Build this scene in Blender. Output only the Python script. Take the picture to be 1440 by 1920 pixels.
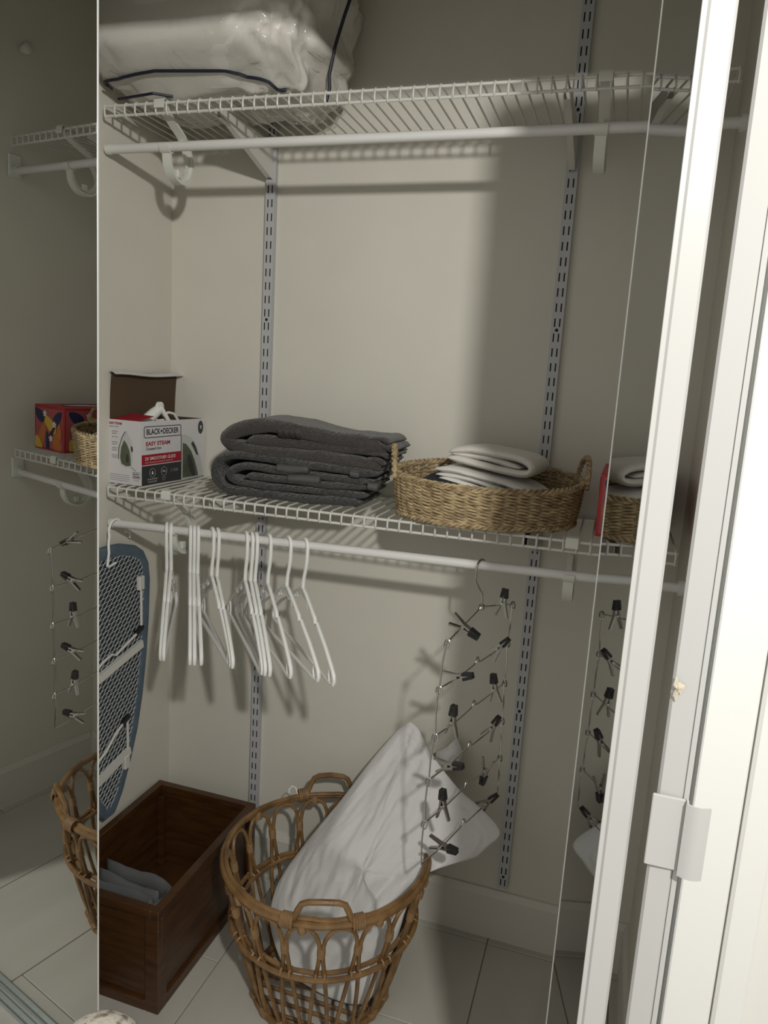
import bpy, bmesh, math, random
from mathutils import Vector, Matrix, noise
from math import sin, cos, pi, sqrt, radians, atan2

for o in list(bpy.data.objects):
    bpy.data.objects.remove(o, do_unlink=True)
SC = bpy.context.scene
COL = SC.collection
random.seed(7)

# ------------------------------------------------------------------ camera
cam_d = bpy.data.cameras.new('camera')
cam = bpy.data.objects.new('camera', cam_d)
COL.objects.link(cam)
SC.camera = cam
cam_d.sensor_fit = 'VERTICAL'
cam_d.sensor_height = 24.0
cam_d.sensor_width = 18.0
cam_d.lens = 24.0 * 1378.25 / 1920.0
cam_d.clip_start = 0.02
RGT = Vector((0.9506, 0.3049, 0.0580)).normalized()
FWD = Vector((-0.2905, 0.9398, -0.1798)).normalized()
UPV = RGT.cross(FWD).normalized()
RGT = FWD.cross(UPV).normalized()
mw = Matrix((RGT, UPV, -FWD)).transposed().to_4x4()
mw.translation = Vector((0.1523, -1.6934, 1.4054))
cam.matrix_world = mw

# ------------------------------------------------------------------ light
world = bpy.data.worlds.new('room_ambient')
SC.world = world
world.use_nodes = True
bg = world.node_tree.nodes['Background']
bg.inputs[0].default_value = (1.0, 0.98, 0.92, 1)
bg.inputs[1].default_value = 0.53
lamp_d = bpy.data.lights.new('room_lamp', 'POINT')
lamp_d.energy = 99.0
lamp_d.color = (1.0, 0.985, 0.93)
lamp_d.shadow_soft_size = 0.042
lamp = bpy.data.objects.new('room_lamp', lamp_d)
lamp.location = (0.62, -2.08, 2.06)
COL.objects.link(lamp)
SC.view_settings.view_transform = 'Standard'
SC.view_settings.look = 'None'
SC.view_settings.gamma = 1.0
SC.view_settings.exposure = 0.0
SC.view_settings.use_curve_mapping = False

# ------------------------------------------------------------------ materials
def mat(name, col, rough=0.5, metal=0.0, col2=None, nscale=20.0, ndetail=3.0, bump=0.0, bscale=60.0,
        stretch=(1, 1, 1), spec=None, sheen=0.0, coat=0.0, bdist=0.002, ramp=(0.35, 0.65)):
    m = bpy.data.materials.new(name)
    m.use_nodes = True
    nt = m.node_tree
    b = nt.nodes['Principled BSDF']
    b.inputs['Base Color'].default_value = (*col, 1)
    b.inputs['Roughness'].default_value = rough
    b.inputs['Metallic'].default_value = metal
    if spec is not None: b.inputs['Specular IOR Level'].default_value = spec
    if sheen: b.inputs['Sheen Weight'].default_value = sheen
    if coat:
        b.inputs['Coat Weight'].default_value = coat
        b.inputs['Coat Roughness'].default_value = 0.15
    if col2 or bump:
        tc = nt.nodes.new('ShaderNodeTexCoord')
        mp = nt.nodes.new('ShaderNodeMapping')
        mp.inputs['Scale'].default_value = stretch
        nt.links.new(tc.outputs['Object'], mp.inputs['Vector'])
    if col2:
        n = nt.nodes.new('ShaderNodeTexNoise')
        n.inputs['Scale'].default_value = nscale
        n.inputs['Detail'].default_value = ndetail
        nt.links.new(mp.outputs[0], n.inputs['Vector'])
        r = nt.nodes.new('ShaderNodeValToRGB')
        r.color_ramp.elements[0].color = (*col, 1)
        r.color_ramp.elements[1].color = (*col2, 1)
        r.color_ramp.elements[0].position = ramp[0]
        r.color_ramp.elements[1].position = ramp[1]
        nt.links.new(n.outputs['Fac'], r.inputs[0])
        nt.links.new(r.outputs[0], b.inputs['Base Color'])
    if bump:
        n2 = nt.nodes.new('ShaderNodeTexNoise')
        n2.inputs['Scale'].default_value = bscale
        n2.inputs['Detail'].default_value = 3
        nt.links.new(mp.outputs[0], n2.inputs['Vector'])
        bp = nt.nodes.new('ShaderNodeBump')
        bp.inputs['Strength'].default_value = bump
        bp.inputs['Distance'].default_value = bdist
        nt.links.new(n2.outputs['Fac'], bp.inputs['Height'])
        nt.links.new(bp.outputs[0], b.inputs['Normal'])
    return m

M = {}
M['wall'] = mat('wall_paint', (0.60, 0.575, 0.505), 0.75, col2=(0.62, 0.595, 0.52), nscale=6, bump=0.15, bscale=220, bdist=0.0006)
M['room_wall'] = mat('room_wall_paint', (0.83, 0.82, 0.78), 0.55, bump=0.1, bscale=160, bdist=0.0005)
M['trim'] = mat('trim_paint', (0.86, 0.85, 0.82), 0.35)
M['base'] = mat('baseboard_paint', (0.60, 0.575, 0.515), 0.5)
M['ceil'] = mat('ceiling_paint', (0.7, 0.69, 0.66), 0.8)
M['tile'] = mat('porcelain_tile', (0.46, 0.44, 0.39), 0.38, col2=(0.50, 0.48, 0.43), nscale=3, stretch=(3, 0.6, 1))
M['grout'] = mat('grout', (0.20, 0.185, 0.165), 0.9)
M['epoxy'] = mat('white_epoxy_wire', (0.60, 0.59, 0.55), 0.4)
M['tube'] = mat('white_rod_enamel', (0.66, 0.65, 0.63), 0.35)
M['plast'] = mat('white_plastic', (0.80, 0.80, 0.77), 0.32)
M['hookpl'] = mat('ivory_plastic', (0.64, 0.64, 0.58), 0.45)
M['std'] = mat('grey_enamel_steel', (0.45, 0.45, 0.46), 0.45)
M['bare'] = mat('slot_shade_black', (0.012, 0.012, 0.012), 0.7)  # near-black colour standing in for the shade inside the slots
M['screw'] = mat('dark_screw', (0.01, 0.01, 0.01), 0.5, metal=0.3)
M['mirror'] = mat('mirror_silver', (0.83, 0.845, 0.83), 0.0, metal=1.0)
M['mirror_r'] = mat('mirror_silver_smoky', (0.66, 0.675, 0.68), 0.012, metal=1.0)
M['glassedge'] = mat('ground_glass_edge', (0.82, 0.83, 0.80), 0.25, metal=0.2)
M['doorwhite'] = mat('door_white_enamel', (0.54, 0.537, 0.522), 0.24, spec=0.10)
M['track'] = mat('aluminium_track', (0.42, 0.45, 0.43), 0.4, metal=0.7)
M['chrome'] = mat('chrome_wire', (0.50, 0.49, 0.47), 0.16, metal=1.0)
M['chromeclip'] = mat('nickel_clip', (0.42, 0.41, 0.39), 0.2, metal=1.0)
M['rubber'] = mat('black_rubber', (0.012, 0.012, 0.013), 0.42)
M['cotton'] = mat('white_cotton', (0.60, 0.59, 0.575), 0.85, bump=0.25, bscale=500, bdist=0.0006, sheen=0.1)
M['comforter'] = mat('white_comforter', (0.66, 0.64, 0.60), 0.8, bump=0.2, bscale=40, bdist=0.004)
M['terry_brown'] = mat('charcoal_brown_terry', (0.034, 0.028, 0.026), 0.95, col2=(0.058, 0.048, 0.044), nscale=160, bump=0.9, bscale=210, bdist=0.005, sheen=0.25)
M['terry_grey'] = mat('slate_grey_terry', (0.022, 0.022, 0.021), 0.95, col2=(0.052, 0.052, 0.049), nscale=130, bump=1.0, bscale=150, bdist=0.008, sheen=0.25)
M['band_brown'] = mat('towel_band_brown', (0.050, 0.043, 0.039), 0.8)
M['band_grey'] = mat('towel_band_grey', (0.075, 0.074, 0.070), 0.7)
M['terry_cream'] = mat('cream_terry', (0.66, 0.63, 0.57), 0.92, bump=0.7, bscale=500, bdist=0.002, sheen=0.2)
M['terry_white'] = mat('white_terry', (0.72, 0.70, 0.65), 0.92, bump=0.7, bscale=500, bdist=0.002, sheen=0.2)
M['navy'] = mat('navy_cloth', (0.004, 0.006, 0.018), 0.85)
M['navy_pipe'] = mat('navy_piping', (0.006, 0.008, 0.022), 0.5)
M['seagrass'] = mat('seagrass', (0.21, 0.145, 0.075), 0.7, col2=(0.50, 0.38, 0.215), nscale=55, stretch=(1, 1, 3.0), bump=0.6, bscale=300)
M['rattan'] = mat('rattan_cane', (0.135, 0.070, 0.025), 0.42, col2=(0.24, 0.135, 0.052), nscale=26, bump=0.25, bscale=120)
M['rattan_wrap'] = mat('rattan_binding', (0.22, 0.125, 0.055), 0.5, col2=(0.30, 0.18, 0.085), nscale=60)
M['wood'] = mat('dark_stained_wood', (0.042, 0.015, 0.0035), 0.42, col2=(0.074, 0.029, 0.0075), nscale=9, stretch=(1.2, 1.2, 9), bump=0.15, bscale=60, coat=0.15)
M['grey_sheet'] = mat('grey_sheet', (0.12, 0.122, 0.125), 0.7)
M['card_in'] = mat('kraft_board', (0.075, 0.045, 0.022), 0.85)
M['card_out'] = mat('printed_white_board', (0.62, 0.60, 0.61), 0.5)
M['ink_black'] = mat('ink_black', (0.012, 0.012, 0.014), 0.5)
M['ink_dark'] = mat('ink_charcoal', (0.035, 0.036, 0.040), 0.5)
M['ink_red'] = mat('ink_red', (0.33, 0.012, 0.025), 0.45)
M['ink_grey'] = mat('ink_grey', (0.30, 0.30, 0.31), 0.5)
M['ink_green'] = mat('ink_green', (0.060, 0.074, 0.045), 0.45, col2=(0.115, 0.14, 0.085), nscale=12)
M['ink_pale'] = mat('ink_pale', (0.50, 0.51, 0.50), 0.5)
M['ink_white'] = mat('ink_white', (0.70, 0.69, 0.68), 0.5)
M['blue'] = mat('blue_cover', (0.078, 0.110, 0.145), 0.8, col2=(0.095, 0.130, 0.170), nscale=30)
M['slate_pad'] = mat('dark_blue_pad', (0.020, 0.028, 0.036), 0.85)
M['meshsteel'] = mat('white_expanded_metal', (0.52, 0.53, 0.52), 0.45)
M['legsteel'] = mat('ivory_leg_steel', (0.62, 0.61, 0.57), 0.4)
M['red_box'] = mat('red_carton', (0.40, 0.018, 0.022), 0.45)
M['fl_orange'] = mat('print_orange', (0.50, 0.16, 0.035), 0.5)
M['fl_pink'] = mat('print_rose', (0.36, 0.09, 0.10), 0.5)
M['fl_yellow'] = mat('print_yellow', (0.62, 0.40, 0.06), 0.5)
M['fl_navy'] = mat('print_navy', (0.022, 0.022, 0.075), 0.5)
M['fl_white'] = mat('print_white', (0.72, 0.69, 0.63), 0.5)
M['residue'] = mat('dried_glue', (0.62, 0.55, 0.43), 0.25)
M['pouf'] = mat('speckled_boucle', (0.60, 0.55, 0.48), 0.95, col2=(0.24, 0.19, 0.15), nscale=75, ramp=(0.5, 0.62), bump=0.8, bscale=180)
# clear vinyl: a real thin film, mostly clear with a glossy skin
mv = bpy.data.materials.new('clear_vinyl'); mv.use_nodes = True
nt = mv.node_tree; nt.nodes.clear()
out = nt.nodes.new('ShaderNodeOutputMaterial'); mix = nt.nodes.new('ShaderNodeMixShader')
tr = nt.nodes.new('ShaderNodeBsdfTransparent'); tr.inputs[0].default_value = (0.95, 0.945, 0.93, 1)
gl = nt.nodes.new('ShaderNodeBsdfGlossy'); gl.inputs['Roughness'].default_value = 0.10
gl.inputs[0].default_value = (1, 1, 1, 1)
fr = nt.nodes.new('ShaderNodeFresnel'); fr.inputs[0].default_value = 1.5
tcv = nt.nodes.new('ShaderNodeTexCoord'); nv = nt.nodes.new('ShaderNodeTexNoise')
nv.inputs['Scale'].default_value = 22; nv.inputs['Detail'].default_value = 4; nv.inputs['Distortion'].default_value = 1.2
bv = nt.nodes.new('ShaderNodeBump'); bv.inputs['Strength'].default_value = 1.0; bv.inputs['Distance'].default_value = 0.012
nt.links.new(tcv.outputs['Object'], nv.inputs['Vector']); nt.links.new(nv.outputs['Fac'], bv.inputs['Height'])
nt.links.new(bv.outputs[0], gl.inputs['Normal']); nt.links.new(bv.outputs[0], fr.inputs['Normal'])
mu = nt.nodes.new('ShaderNodeMath'); mu.operation = 'MULTIPLY'; mu.inputs[1].default_value = 0.8
ge = nt.nodes.new('ShaderNodeNewGeometry'); inv = nt.nodes.new('ShaderNodeMath'); inv.operation = 'SUBTRACT'; inv.inputs[0].default_value = 0.8
nt.links.new(ge.outputs['Backfacing'], inv.inputs[1]); inv.use_clamp = True; nt.links.new(inv.outputs[0], mu.inputs[1])
nt.links.new(fr.outputs[0], mu.inputs[0]); nt.links.new(mu.outputs[0], mix.inputs[0]); nt.links.new(tr.outputs[0], mix.inputs[1]); nt.links.new(gl.outputs[0], mix.inputs[2])
nt.links.new(mix.outputs[0], out.inputs[0])
M['vinyl'] = mv

# ------------------------------------------------------------------ helpers
V = Vector
class MB:
    def __init__(s): s.v = []; s.f = []
    def add(s, verts, faces):
        k = len(s.v); s.v += [tuple(p) for p in verts]; s.f += [tuple(i + k for i in f) for f in faces]; return s
    def box(s, x0, x1, y0, y1, z0, z1):
        return s.add([(x0,y0,z0),(x1,y0,z0),(x1,y1,z0),(x0,y1,z0),(x0,y0,z1),(x1,y0,z1),(x1,y1,z1),(x0,y1,z1)],
                     [(3,2,1,0),(4,5,6,7),(0,1,5,4),(1,2,6,5),(2,3,7,6),(3,0,4,7)])
    def bbox(s, x0, x1, y0, y1, z0, z1, b=0.002):
        # box with chamfered edges
        v = []
        for sx, cx in ((-1, x0), (1, x1)):
            for sy, cy in ((-1, y0), (1, y1)):
                for sz, cz in ((-1, z0), (1, z1)):
                    v.append((cx, cy - sy*b, cz - sz*b)); v.append((cx - sx*b, cy, cz - sz*b)); v.append((cx - sx*b, cy - sy*b, cz))
        bm = bmesh.new()
        vs = [bm.verts.new(p) for p in v]
        bmesh.ops.convex_hull(bm, input=vs)
        bmesh.ops.dissolve_limit(bm, angle_limit=0.01, verts=bm.verts, edges=bm.edges)
        bm.verts.index_update()
        r = s.add([tuple(q.co) for q in bm.verts], [[q.index for q in f.verts] for f in bm.faces])
        bm.free(); return r
    def tube(s, pts, r, seg=8, closed=False, cap=True, flat=1.0, ref=None):
        pts = [V(p) for p in pts]; n = len(pts)
        rr = r if isinstance(r, (list, tuple)) else [r] * n
        tang = []
        for i in range(n):
            a = pts[(i-1) % n] if (closed or i > 0) else pts[i]
            b = pts[(i+1) % n] if (closed or i < n-1) else pts[i]
            t = b - a
            tang.append(t.normalized() if t.length > 1e-9 else V((0,0,1)))
        up = V(ref) if ref is not None else (V((0,0,1)) if abs(tang[0].z) < 0.9 else V((1,0,0)))
        nrm = (up - tang[0] * up.dot(tang[0])).normalized()
        vs = []; fs = []
        for i in range(n):
            t = tang[i]
            nrm = nrm - t * nrm.dot(t)
            if nrm.length < 1e-6: nrm = t.orthogonal()
            nrm.normalize()
            if ref is not None:
                q = up - t * up.dot(t)
                if q.length > 1e-3: nrm = q.normalized()
            bi = t.cross(nrm)
            for k in range(seg):
                a = 2 * pi * k / seg
                vs.append(pts[i] + nrm * (cos(a) * rr[i]) + bi * (sin(a) * rr[i] * flat))
        for i in range(n if closed else n-1):
            j = (i+1) % n
            for k in range(seg):
                fs.append((i*seg+k, i*seg+(k+1) % seg, j*seg+(k+1) % seg, j*seg+k))
        if cap and not closed:
            fs.append(tuple(range(seg-1, -1, -1))); fs.append(tuple((n-1)*seg+k for k in range(seg)))
        return s.add(vs, fs)
    def strap(s, pts, w, t, axis):
        # flat band swept along pts, width w along axis, thickness t
        pts = [V(p) for p in pts]; ax = V(axis).normalized(); n = len(pts); vs = []; fs = []
        ww = w if isinstance(w, (list, tuple)) else [w]*n
        for i in range(n):
            tg = (pts[min(i+1, n-1)] - pts[max(i-1, 0)]).normalized(); nn = tg.cross(ax).normalized()
            for a, b in ((-1,-1),(1,-1),(1,1),(-1,1)): vs.append(pts[i] + ax*(a*ww[i]/2) + nn*(b*t/2))
        for i in range(n-1):
            for k in range(4): fs.append((i*4+k, i*4+(k+1) % 4, i*4+4+(k+1) % 4, i*4+4+k))
        fs.append((3,2,1,0)); fs.append(tuple((n-1)*4+k for k in range(4)))
        return s.add(vs, fs)
    def prism(s, poly, o, u, v, d):
        # polygon (list of 2D) in plane o,u,v extruded by vector d
        o, u, v, d = V(o), V(u), V(v), V(d); n = len(poly)
        a = [o + u*p[0] + v*p[1] for p in poly]; b = [p + d for p in a]
        return s.add(a + b, [tuple(range(n-1, -1, -1)), tuple(range(n, 2*n))] + [(i, (i+1) % n, n+(i+1) % n, n+i) for i in range(n)])
    def grid(s, fn, nu, nv, cu=False, cv=False):
        vs = [fn(i/(nu if cu else nu-1), j/(nv if cv else nv-1)) for i in range(nu) for j in range(nv)]
        fs = []
        for i in range(nu if cu else nu-1):
            for j in range(nv if cv else nv-1):
                fs.append((i*nv+j, ((i+1) % nu)*nv+j, ((i+1) % nu)*nv+(j+1) % nv, i*nv+(j+1) % nv))
        return s.add(vs, fs)
    def mesh(s, name, m, smooth=True, ang=40):
        me = bpy.data.meshes.new(name)
        me.from_pydata(s.v, [], s.f); me.update()
        bm = bmesh.new(); bm.from_mesh(me); bmesh.ops.recalc_face_normals(bm, faces=bm.faces)
        if smooth:
            for f in bm.faces: f.smooth = True
            for e in bm.edges:
                if len(e.link_faces) == 2 and e.calc_face_angle(0) > radians(ang): e.smooth = False
        bm.to_mesh(me); bm.free()
        me.materials.append(m if not isinstance(m, str) else M[m])
        return me
    def build(s, name, m, parent=None, smooth=True, ang=40):
        return link(name, s.mesh(name, m, smooth, ang), parent)

def link(name, me, parent=None):
    o = bpy.data.objects.new(name, me); COL.objects.link(o)
    if parent is not None: o.parent = parent
    return o
def tag(o, label, cat, group=None, kind=None):
    o['label'] = label; o['category'] = cat
    if group: o['group'] = group
    if kind: o['kind'] = kind
    return o
def empty(name, loc=(0,0,0), rz=0.0):
    o = bpy.data.objects.new(name, None); COL.objects.link(o)
    o.location = loc; o.rotation_euler = (0, 0, rz); o.empty_display_size = 0.05
    return o
def thing(name, label, cat, loc=(0,0,0), rz=0.0, group=None, kind=None):
    return tag(empty(name, loc, rz), label, cat, group, kind)
def copy_tree(o, parent=None):
    c = o.copy(); COL.objects.link(c); c.parent = parent
    for ch in o.children: copy_tree(ch, c)
    return c
def fbm(p, s=1.0, seed=0.0):
    return noise.fractal(V(p)*s + V((seed, seed*1.7, seed*0.3)), 0.9, 2.0, 4, noise_basis='PERLIN_ORIGINAL')
def text_mesh(txt, size, font_off=0.0):
    cu = bpy.data.curves.new('lettering', 'FONT'); cu.body = txt; cu.size = size; cu.align_x = 'LEFT'
    cu.offset = font_off; cu.extrude = 0.0; cu.resolution_u = 3
    ob = bpy.data.objects.new('lettering_tmp', cu); COL.objects.link(ob)
    dg = bpy.context.evaluated_depsgraph_get(); ev = ob.evaluated_get(dg)
    me = ev.to_mesh(); vs = [tuple(v.co) for v in me.vertices]; fs = [tuple(p.vertices) for p in me.polygons]
    ev.to_mesh_clear(); bpy.data.objects.remove(ob, do_unlink=True); bpy.data.curves.remove(cu)
    return vs, fs
def lettering(mb, txt, size, o, u, v, width=None, off=0.0, bold=0.0):
    vs, fs = text_mesh(txt, size, bold)
    if not vs: return
    x0 = min(p[0] for p in vs); x1 = max(p[0] for p in vs); y0 = min(p[1] for p in vs)
    k = (width/(x1-x0)) if width else 1.0
    o, u, v = V(o), V(u), V(v)
    mb.add([o + u*((p[0]-x0)*k) + v*(p[1]-y0) for p in vs], fs)

XL, XR, YW, YF, ZC = -0.985, 0.310, 0.015, -0.620, 2.44       # closet shell
XO0, XO1, ZH, YR = -0.790, 0.297, 2.044, -0.720               # door opening, room face of front wall

# ------------------------------------------------------------------ setting
def slab(name, boxes, m, label, cat, bev=None):
    mb = MB()
    for b in boxes: mb.box(*b)
    return tag(mb.build(name, m, smooth=False), label, cat, kind='structure')
slab('wall_back', [(XL-0.1, XR+0.1, YW, YW+0.1, 0, ZC)], 'wall', 'beige back wall of the closet behind the wire shelves', 'wall')
slab('wall_left', [(XL-0.1, XL, YF, YW, 0, ZC)], 'wall', 'beige left side wall of the closet beside the iron box', 'wall')
slab('wall_right', [(XR, XR+0.1, YF, YW, 0, ZC)], 'wall', 'beige right side wall of the closet seen in the mirrors', 'wall')
slab('ceiling', [(XL-0.1, XR+0.1, YF, YW+0.1, ZC, ZC+0.05)], 'ceil', 'flat ceiling above the closet', 'ceiling')
slab('wall_front', [(-1.6, XO0, YR, YF, 0, 2.5), (XO1, 1.3, YR, YF, 0, 2.5), (XO0, XO1, YR, YF, ZH, 2.5)], 'room_wall',
     'white room wall around the closet opening, far right', 'wall')
# casing round the opening
def casing(name, label, side):
    t = thing(name, label, 'trim', kind='structure')
    x = XO1 if side > 0 else XO0
    a, b = sorted((x, x + side*0.058)); MB().bbox(a, b, YR-0.018, YR, 0, 2.12, 0.002).build('casing_board', 'trim', t, False)
    a, b = sorted((x + side*0.060, x + side*0.098)); MB().bbox(a, b, YR-0.022, YR, 0, 2.12, 0.004).build('back_band', 'trim', t, False)
casing('trim_1', 'white painted casing with a grooved edge right of the mirror doors', 1)
casing('trim_2', 'white painted casing left of the left mirror door', -1)

fl = thing('floor', 'pale beige floor of long rectangular tiles with thin grout lines', 'floor', kind='structure')
MB().box(-1.6, 1.3, -2.9, YW+0.1, -0.03, -0.003).build('grout_bed', 'grout', fl, False)
tile_me = {}
def tile(x0, x1, y0, y1):
    key = (round(x1-x0, 4), round(y1-y0, 4))
    if key not in tile_me:
        g = 0.0011
        tile_me[key] = MB().bbox(g, x1-x0-g, g, y1-y0-g, -0.012, 0.0, 0.0011).mesh('tile', 'tile', False)
    o = link('tile', tile_me[key], fl); o.location = (x0, y0, 0)
for c in range(-5, 5):
    x0 = -0.023 + 0.3*c
    ys = [-0.018 - 0.3 - (0.0 if c % 2 else 0.3) + 0.0 + (-0.6)*k for k in range(-1, 5)]
    ys = sorted([y for y in ys if -2.9 < y < -0.05] + [-0.0175, -2.9])
    for a, b in zip(ys[:-1], ys[1:]): tile(x0, x0+0.3, a, b)
    tile(x0, x0+0.3, -0.0175, YW)

def baseboard(name, label, pts, nx, ny):
    # pts: run ends on the wall face; n: direction into the closet
    mb = MB(); prof = [(0,0),(0.013,0),(0.013,0.118),(0.009,0.128),(0.006,0.135),(0,0.135)]
    (x0,y0),(x1,y1) = pts
    a = [(x0+nx*p[0], y0+ny*p[0], p[1]) for p in prof]; b = [(x1+nx*p[0], y1+ny*p[0], p[1]) for p in prof]
    n = len(prof)
    mb.add(a+b, [tuple(range(n)), tuple(range(2*n-1, n-1, -1))] + [(i, (i+1) % n, n+(i+1) % n, n+i) for i in range(n)])
    return tag(mb.build(name, 'base', smooth=False), label, 'baseboard', kind='structure')
baseboard('baseboard_back', 'low painted baseboard along the back wall', ((XL, YW), (XR, YW)), 0, -1)
baseboard('baseboard_left', 'low painted baseboard along the left closet wall', ((XL, YF), (XL, YW-0.013)), 1, 0)
baseboard('baseboard_right', 'low painted baseboard along the right wall, seen in the left mirror', ((XR, YF), (XR, YW-0.013)), -1, 0)

tk = thing('floor_track', 'grey metal door track across the floor, reflected at bottom left', 'door track', (0, -0.672, 0))
MB().bbox(XO0, XO1, -0.022, 0.022, 0, 0.003, 0.001).build('track_plate', 'track', tk, False)
for y in (-0.020, -0.006, 0.006, 0.020):
    MB().bbox(XO0, XO1, y-0.0015, y+0.0015, 0.003, 0.011, 0.0004).build('track_rail', 'track', tk, False)

# ------------------------------------------------------------------ mirror bifold doors
PW, PT, PZ0, PZ1 = 0.265, 0.030, 0.016, 2.030
def bifold(name, label, far, a_lead, side, a_pivot, gap, mirr, tilt=0.0):
    """far: far edge of the lead mirror (x,y); side=+1 right door (mirror faces -X)."""
    d = tag(empty(name), label, 'mirror door', kind='structure')
    def panel(pn, p_far, ang, mirror_side):
        # local: x across thickness (0..PT away from mirror face), y from far edge (0) to near (-PW)
        p = empty(pn); p.parent = d; p.location = (p_far[0], p_far[1], 0); p.rotation_euler = (0, tilt, ang)
        s = mirror_side                                    # -1: mirror faces -X, body lies to +X
        x0, x1 = (0.004, PT) if s < 0 else (-PT, -0.004)
        MB().bbox(x0, x1, -PW, 0, PZ0, PZ1, 0.003).build('panel_frame', 'doorwhite', p, False)
        gx = (0.0, 0.004) if s < 0 else (-0.004, 0.0)
        MB().box(gx[0], gx[1], -PW+0.0025, -0.0014, PZ0+0.004, PZ1-0.004).build('mirror_glass', mirr, p, False)
        MB().bbox(gx[0]-0.0008, gx[1]+0.0005, -0.0014, 0.0022, PZ0+0.002, PZ1-0.002, 0.0004).build('glass_edge', 'glassedge', p, False)
        MB().bbox(gx[0]-0.0005, gx[1]+0.0005, -PW, -PW+0.0025, PZ0+0.002, PZ1-0.002, 0.0004).build('edge_bead', 'doorwhite', p, False)
        return p
    lead = panel('lead_panel', far, a_lead, -side)
    nx = far[0] + PW*sin(a_lead); ny = far[1] - PW*cos(a_lead)     # near end of the mirror face
    near_x = nx + side*(PT*2 + gap)
    pf = (near_x - PW*sin(a_pivot), ny + PW*cos(a_pivot))
    pv = panel('pivot_panel', pf, a_pivot, side)
    for z in (0.30, 1.93):
        x = nx + side*(PT + gap/2)
        MB().bbox(x-gap/2-0.001, x+gap/2+0.001, ny+0.004, ny+0.012, z-0.035, z+0.035, 0.001).build('hinge', 'track', d, False)
        MB().tube([(x, ny+0.004, z-0.035), (x, ny+0.004, z+0.035)], 0.004).build('hinge_pin', 'track', d)
    return d, lead, pv, (nx, ny, near_x)
dr, lead_r, piv_r, (nxr, nyr, npx) = bifold('door_1', 'folded mirror bifold door with white edges at the right', (0.1470, -0.680), radians(7.5), 1, radians(-6.5), 0.0195, 'mirror_r')
dl, lead_l, piv_l, _ = bifold('door_2', 'folded mirror bifold door at the left reflecting the right wall', (-0.6820, -0.676), radians(-7.8), -1, radians(6.5), 0.0195, 'mirror', tilt=radians(0.9))
# white pull clip on the end of the right pivot panel, and the glue mark above it
px0 = npx - PT
hp = empty('pull_clip'); hp.parent = dr; hp['label'] = 'white plastic finger pull'
MB().bbox(px0-0.004, px0+PT-0.001, nyr-0.004, nyr-0.0002, 0.923, 1.003, 0.001).build('clip_plate', 'doorwhite', hp, False)
MB().strap([(px0+PT-0.001, nyr-0.002, 0.963), (px0+PT-0.001, nyr-0.010, 0.963)], 0.083, 0.002, (0,0,1)).build('clip_rib', 'doorwhite', hp, False)
MB().strap([(px0+PT-0.002 + 0.0225*t, nyr-0.010 - 0.004*sin(t*pi), 0.963) for t in [i/8 for i in range(9)]], 0.080, 0.002, (0,0,1)).build('finger_lip', 'doorwhite', hp)
mb = MB()
def blob(u, v):
    a = u*2*pi; r = (1-v)*(1 + 0.35*sin(3*a+1) + 0.2*sin(7*a))
    return (px0 + 0.006 + 0.0045*r*cos(a), nyr - 0.0002 - 0.0022*v*(1+0.4*sin(5*a)), 1.118 + 0.010*r*sin(a))
mb.grid(blob, 24, 5, cu=True).build('glue_residue', 'residue', dr)

# ------------------------------------------------------------------ slotted wall standards
def slot_z(i): return 2.185 - 0.032*i
def standard(x, label, i0, i1):
    t = thing('wall_standard', label, 'wall standard', (x, 0, 0), group='slotted wall standards')
    xs = [-0.0125, -0.0068, -0.0038, 0.0038, 0.0068, 0.0125]
    zs = []
    for i in range(i1, i0-1, -1): zs += [slot_z(i)-0.016, slot_z(i)-0.009, slot_z(i)+0.009]
    zs.append(slot_z(i0)+0.016)
    vs = [(a, 0.0, z) for z in zs for a in xs]; fs = []; nx = 6
    for r in range(len(zs)-1):
        for c in range(5):
            if r % 3 == 1 and c in (1, 3): continue
            fs.append((r*nx+c, r*nx+c+1, (r+1)*nx+c+1, (r+1)*nx+c))
    mb = MB().add(vs, fs)
    z0, z1 = zs[0], zs[-1]
    for a in (-0.0125, 0.0125):
        mb.add([(a,0,z0),(a,YW,z0),(a,YW,z1),(a,0,z1)], [(0,1,2,3)])
    mb.add([(-0.0125,0,z0),(0.0125,0,z0),(0.0125,YW,z0),(-0.0125,YW,z0)], [(0,1,2,3)])
    mb.build('slotted_face', 'std', t, False)
    MB().add([(-0.0118,0.0035,z0+0.001),(0.0118,0.0035,z0+0.001),(0.0118,0.0035,z1),(-0.0118,0.0035,z1)], [(0,1,2,3)]).build('slot_shade_sheet', 'bare', t, False)  # added black sheet behind the slots, paints their shade
    for i in (6.5, 20.5, 34.5, 48.5, 62.5):
        if i0 < i < i1:
            z = slot_z(i)
            MB().tube([(0, 0.002, z), (0, -0.0012, z), (0, -0.0022, z)], [0.0036, 0.0036, 0.002], 12).build('screw', 'screw', t)
    return t
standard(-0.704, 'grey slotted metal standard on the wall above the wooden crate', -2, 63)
standard(0.0, 'grey slotted metal standard on the wall behind the clip hanger', -2, 63)

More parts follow.
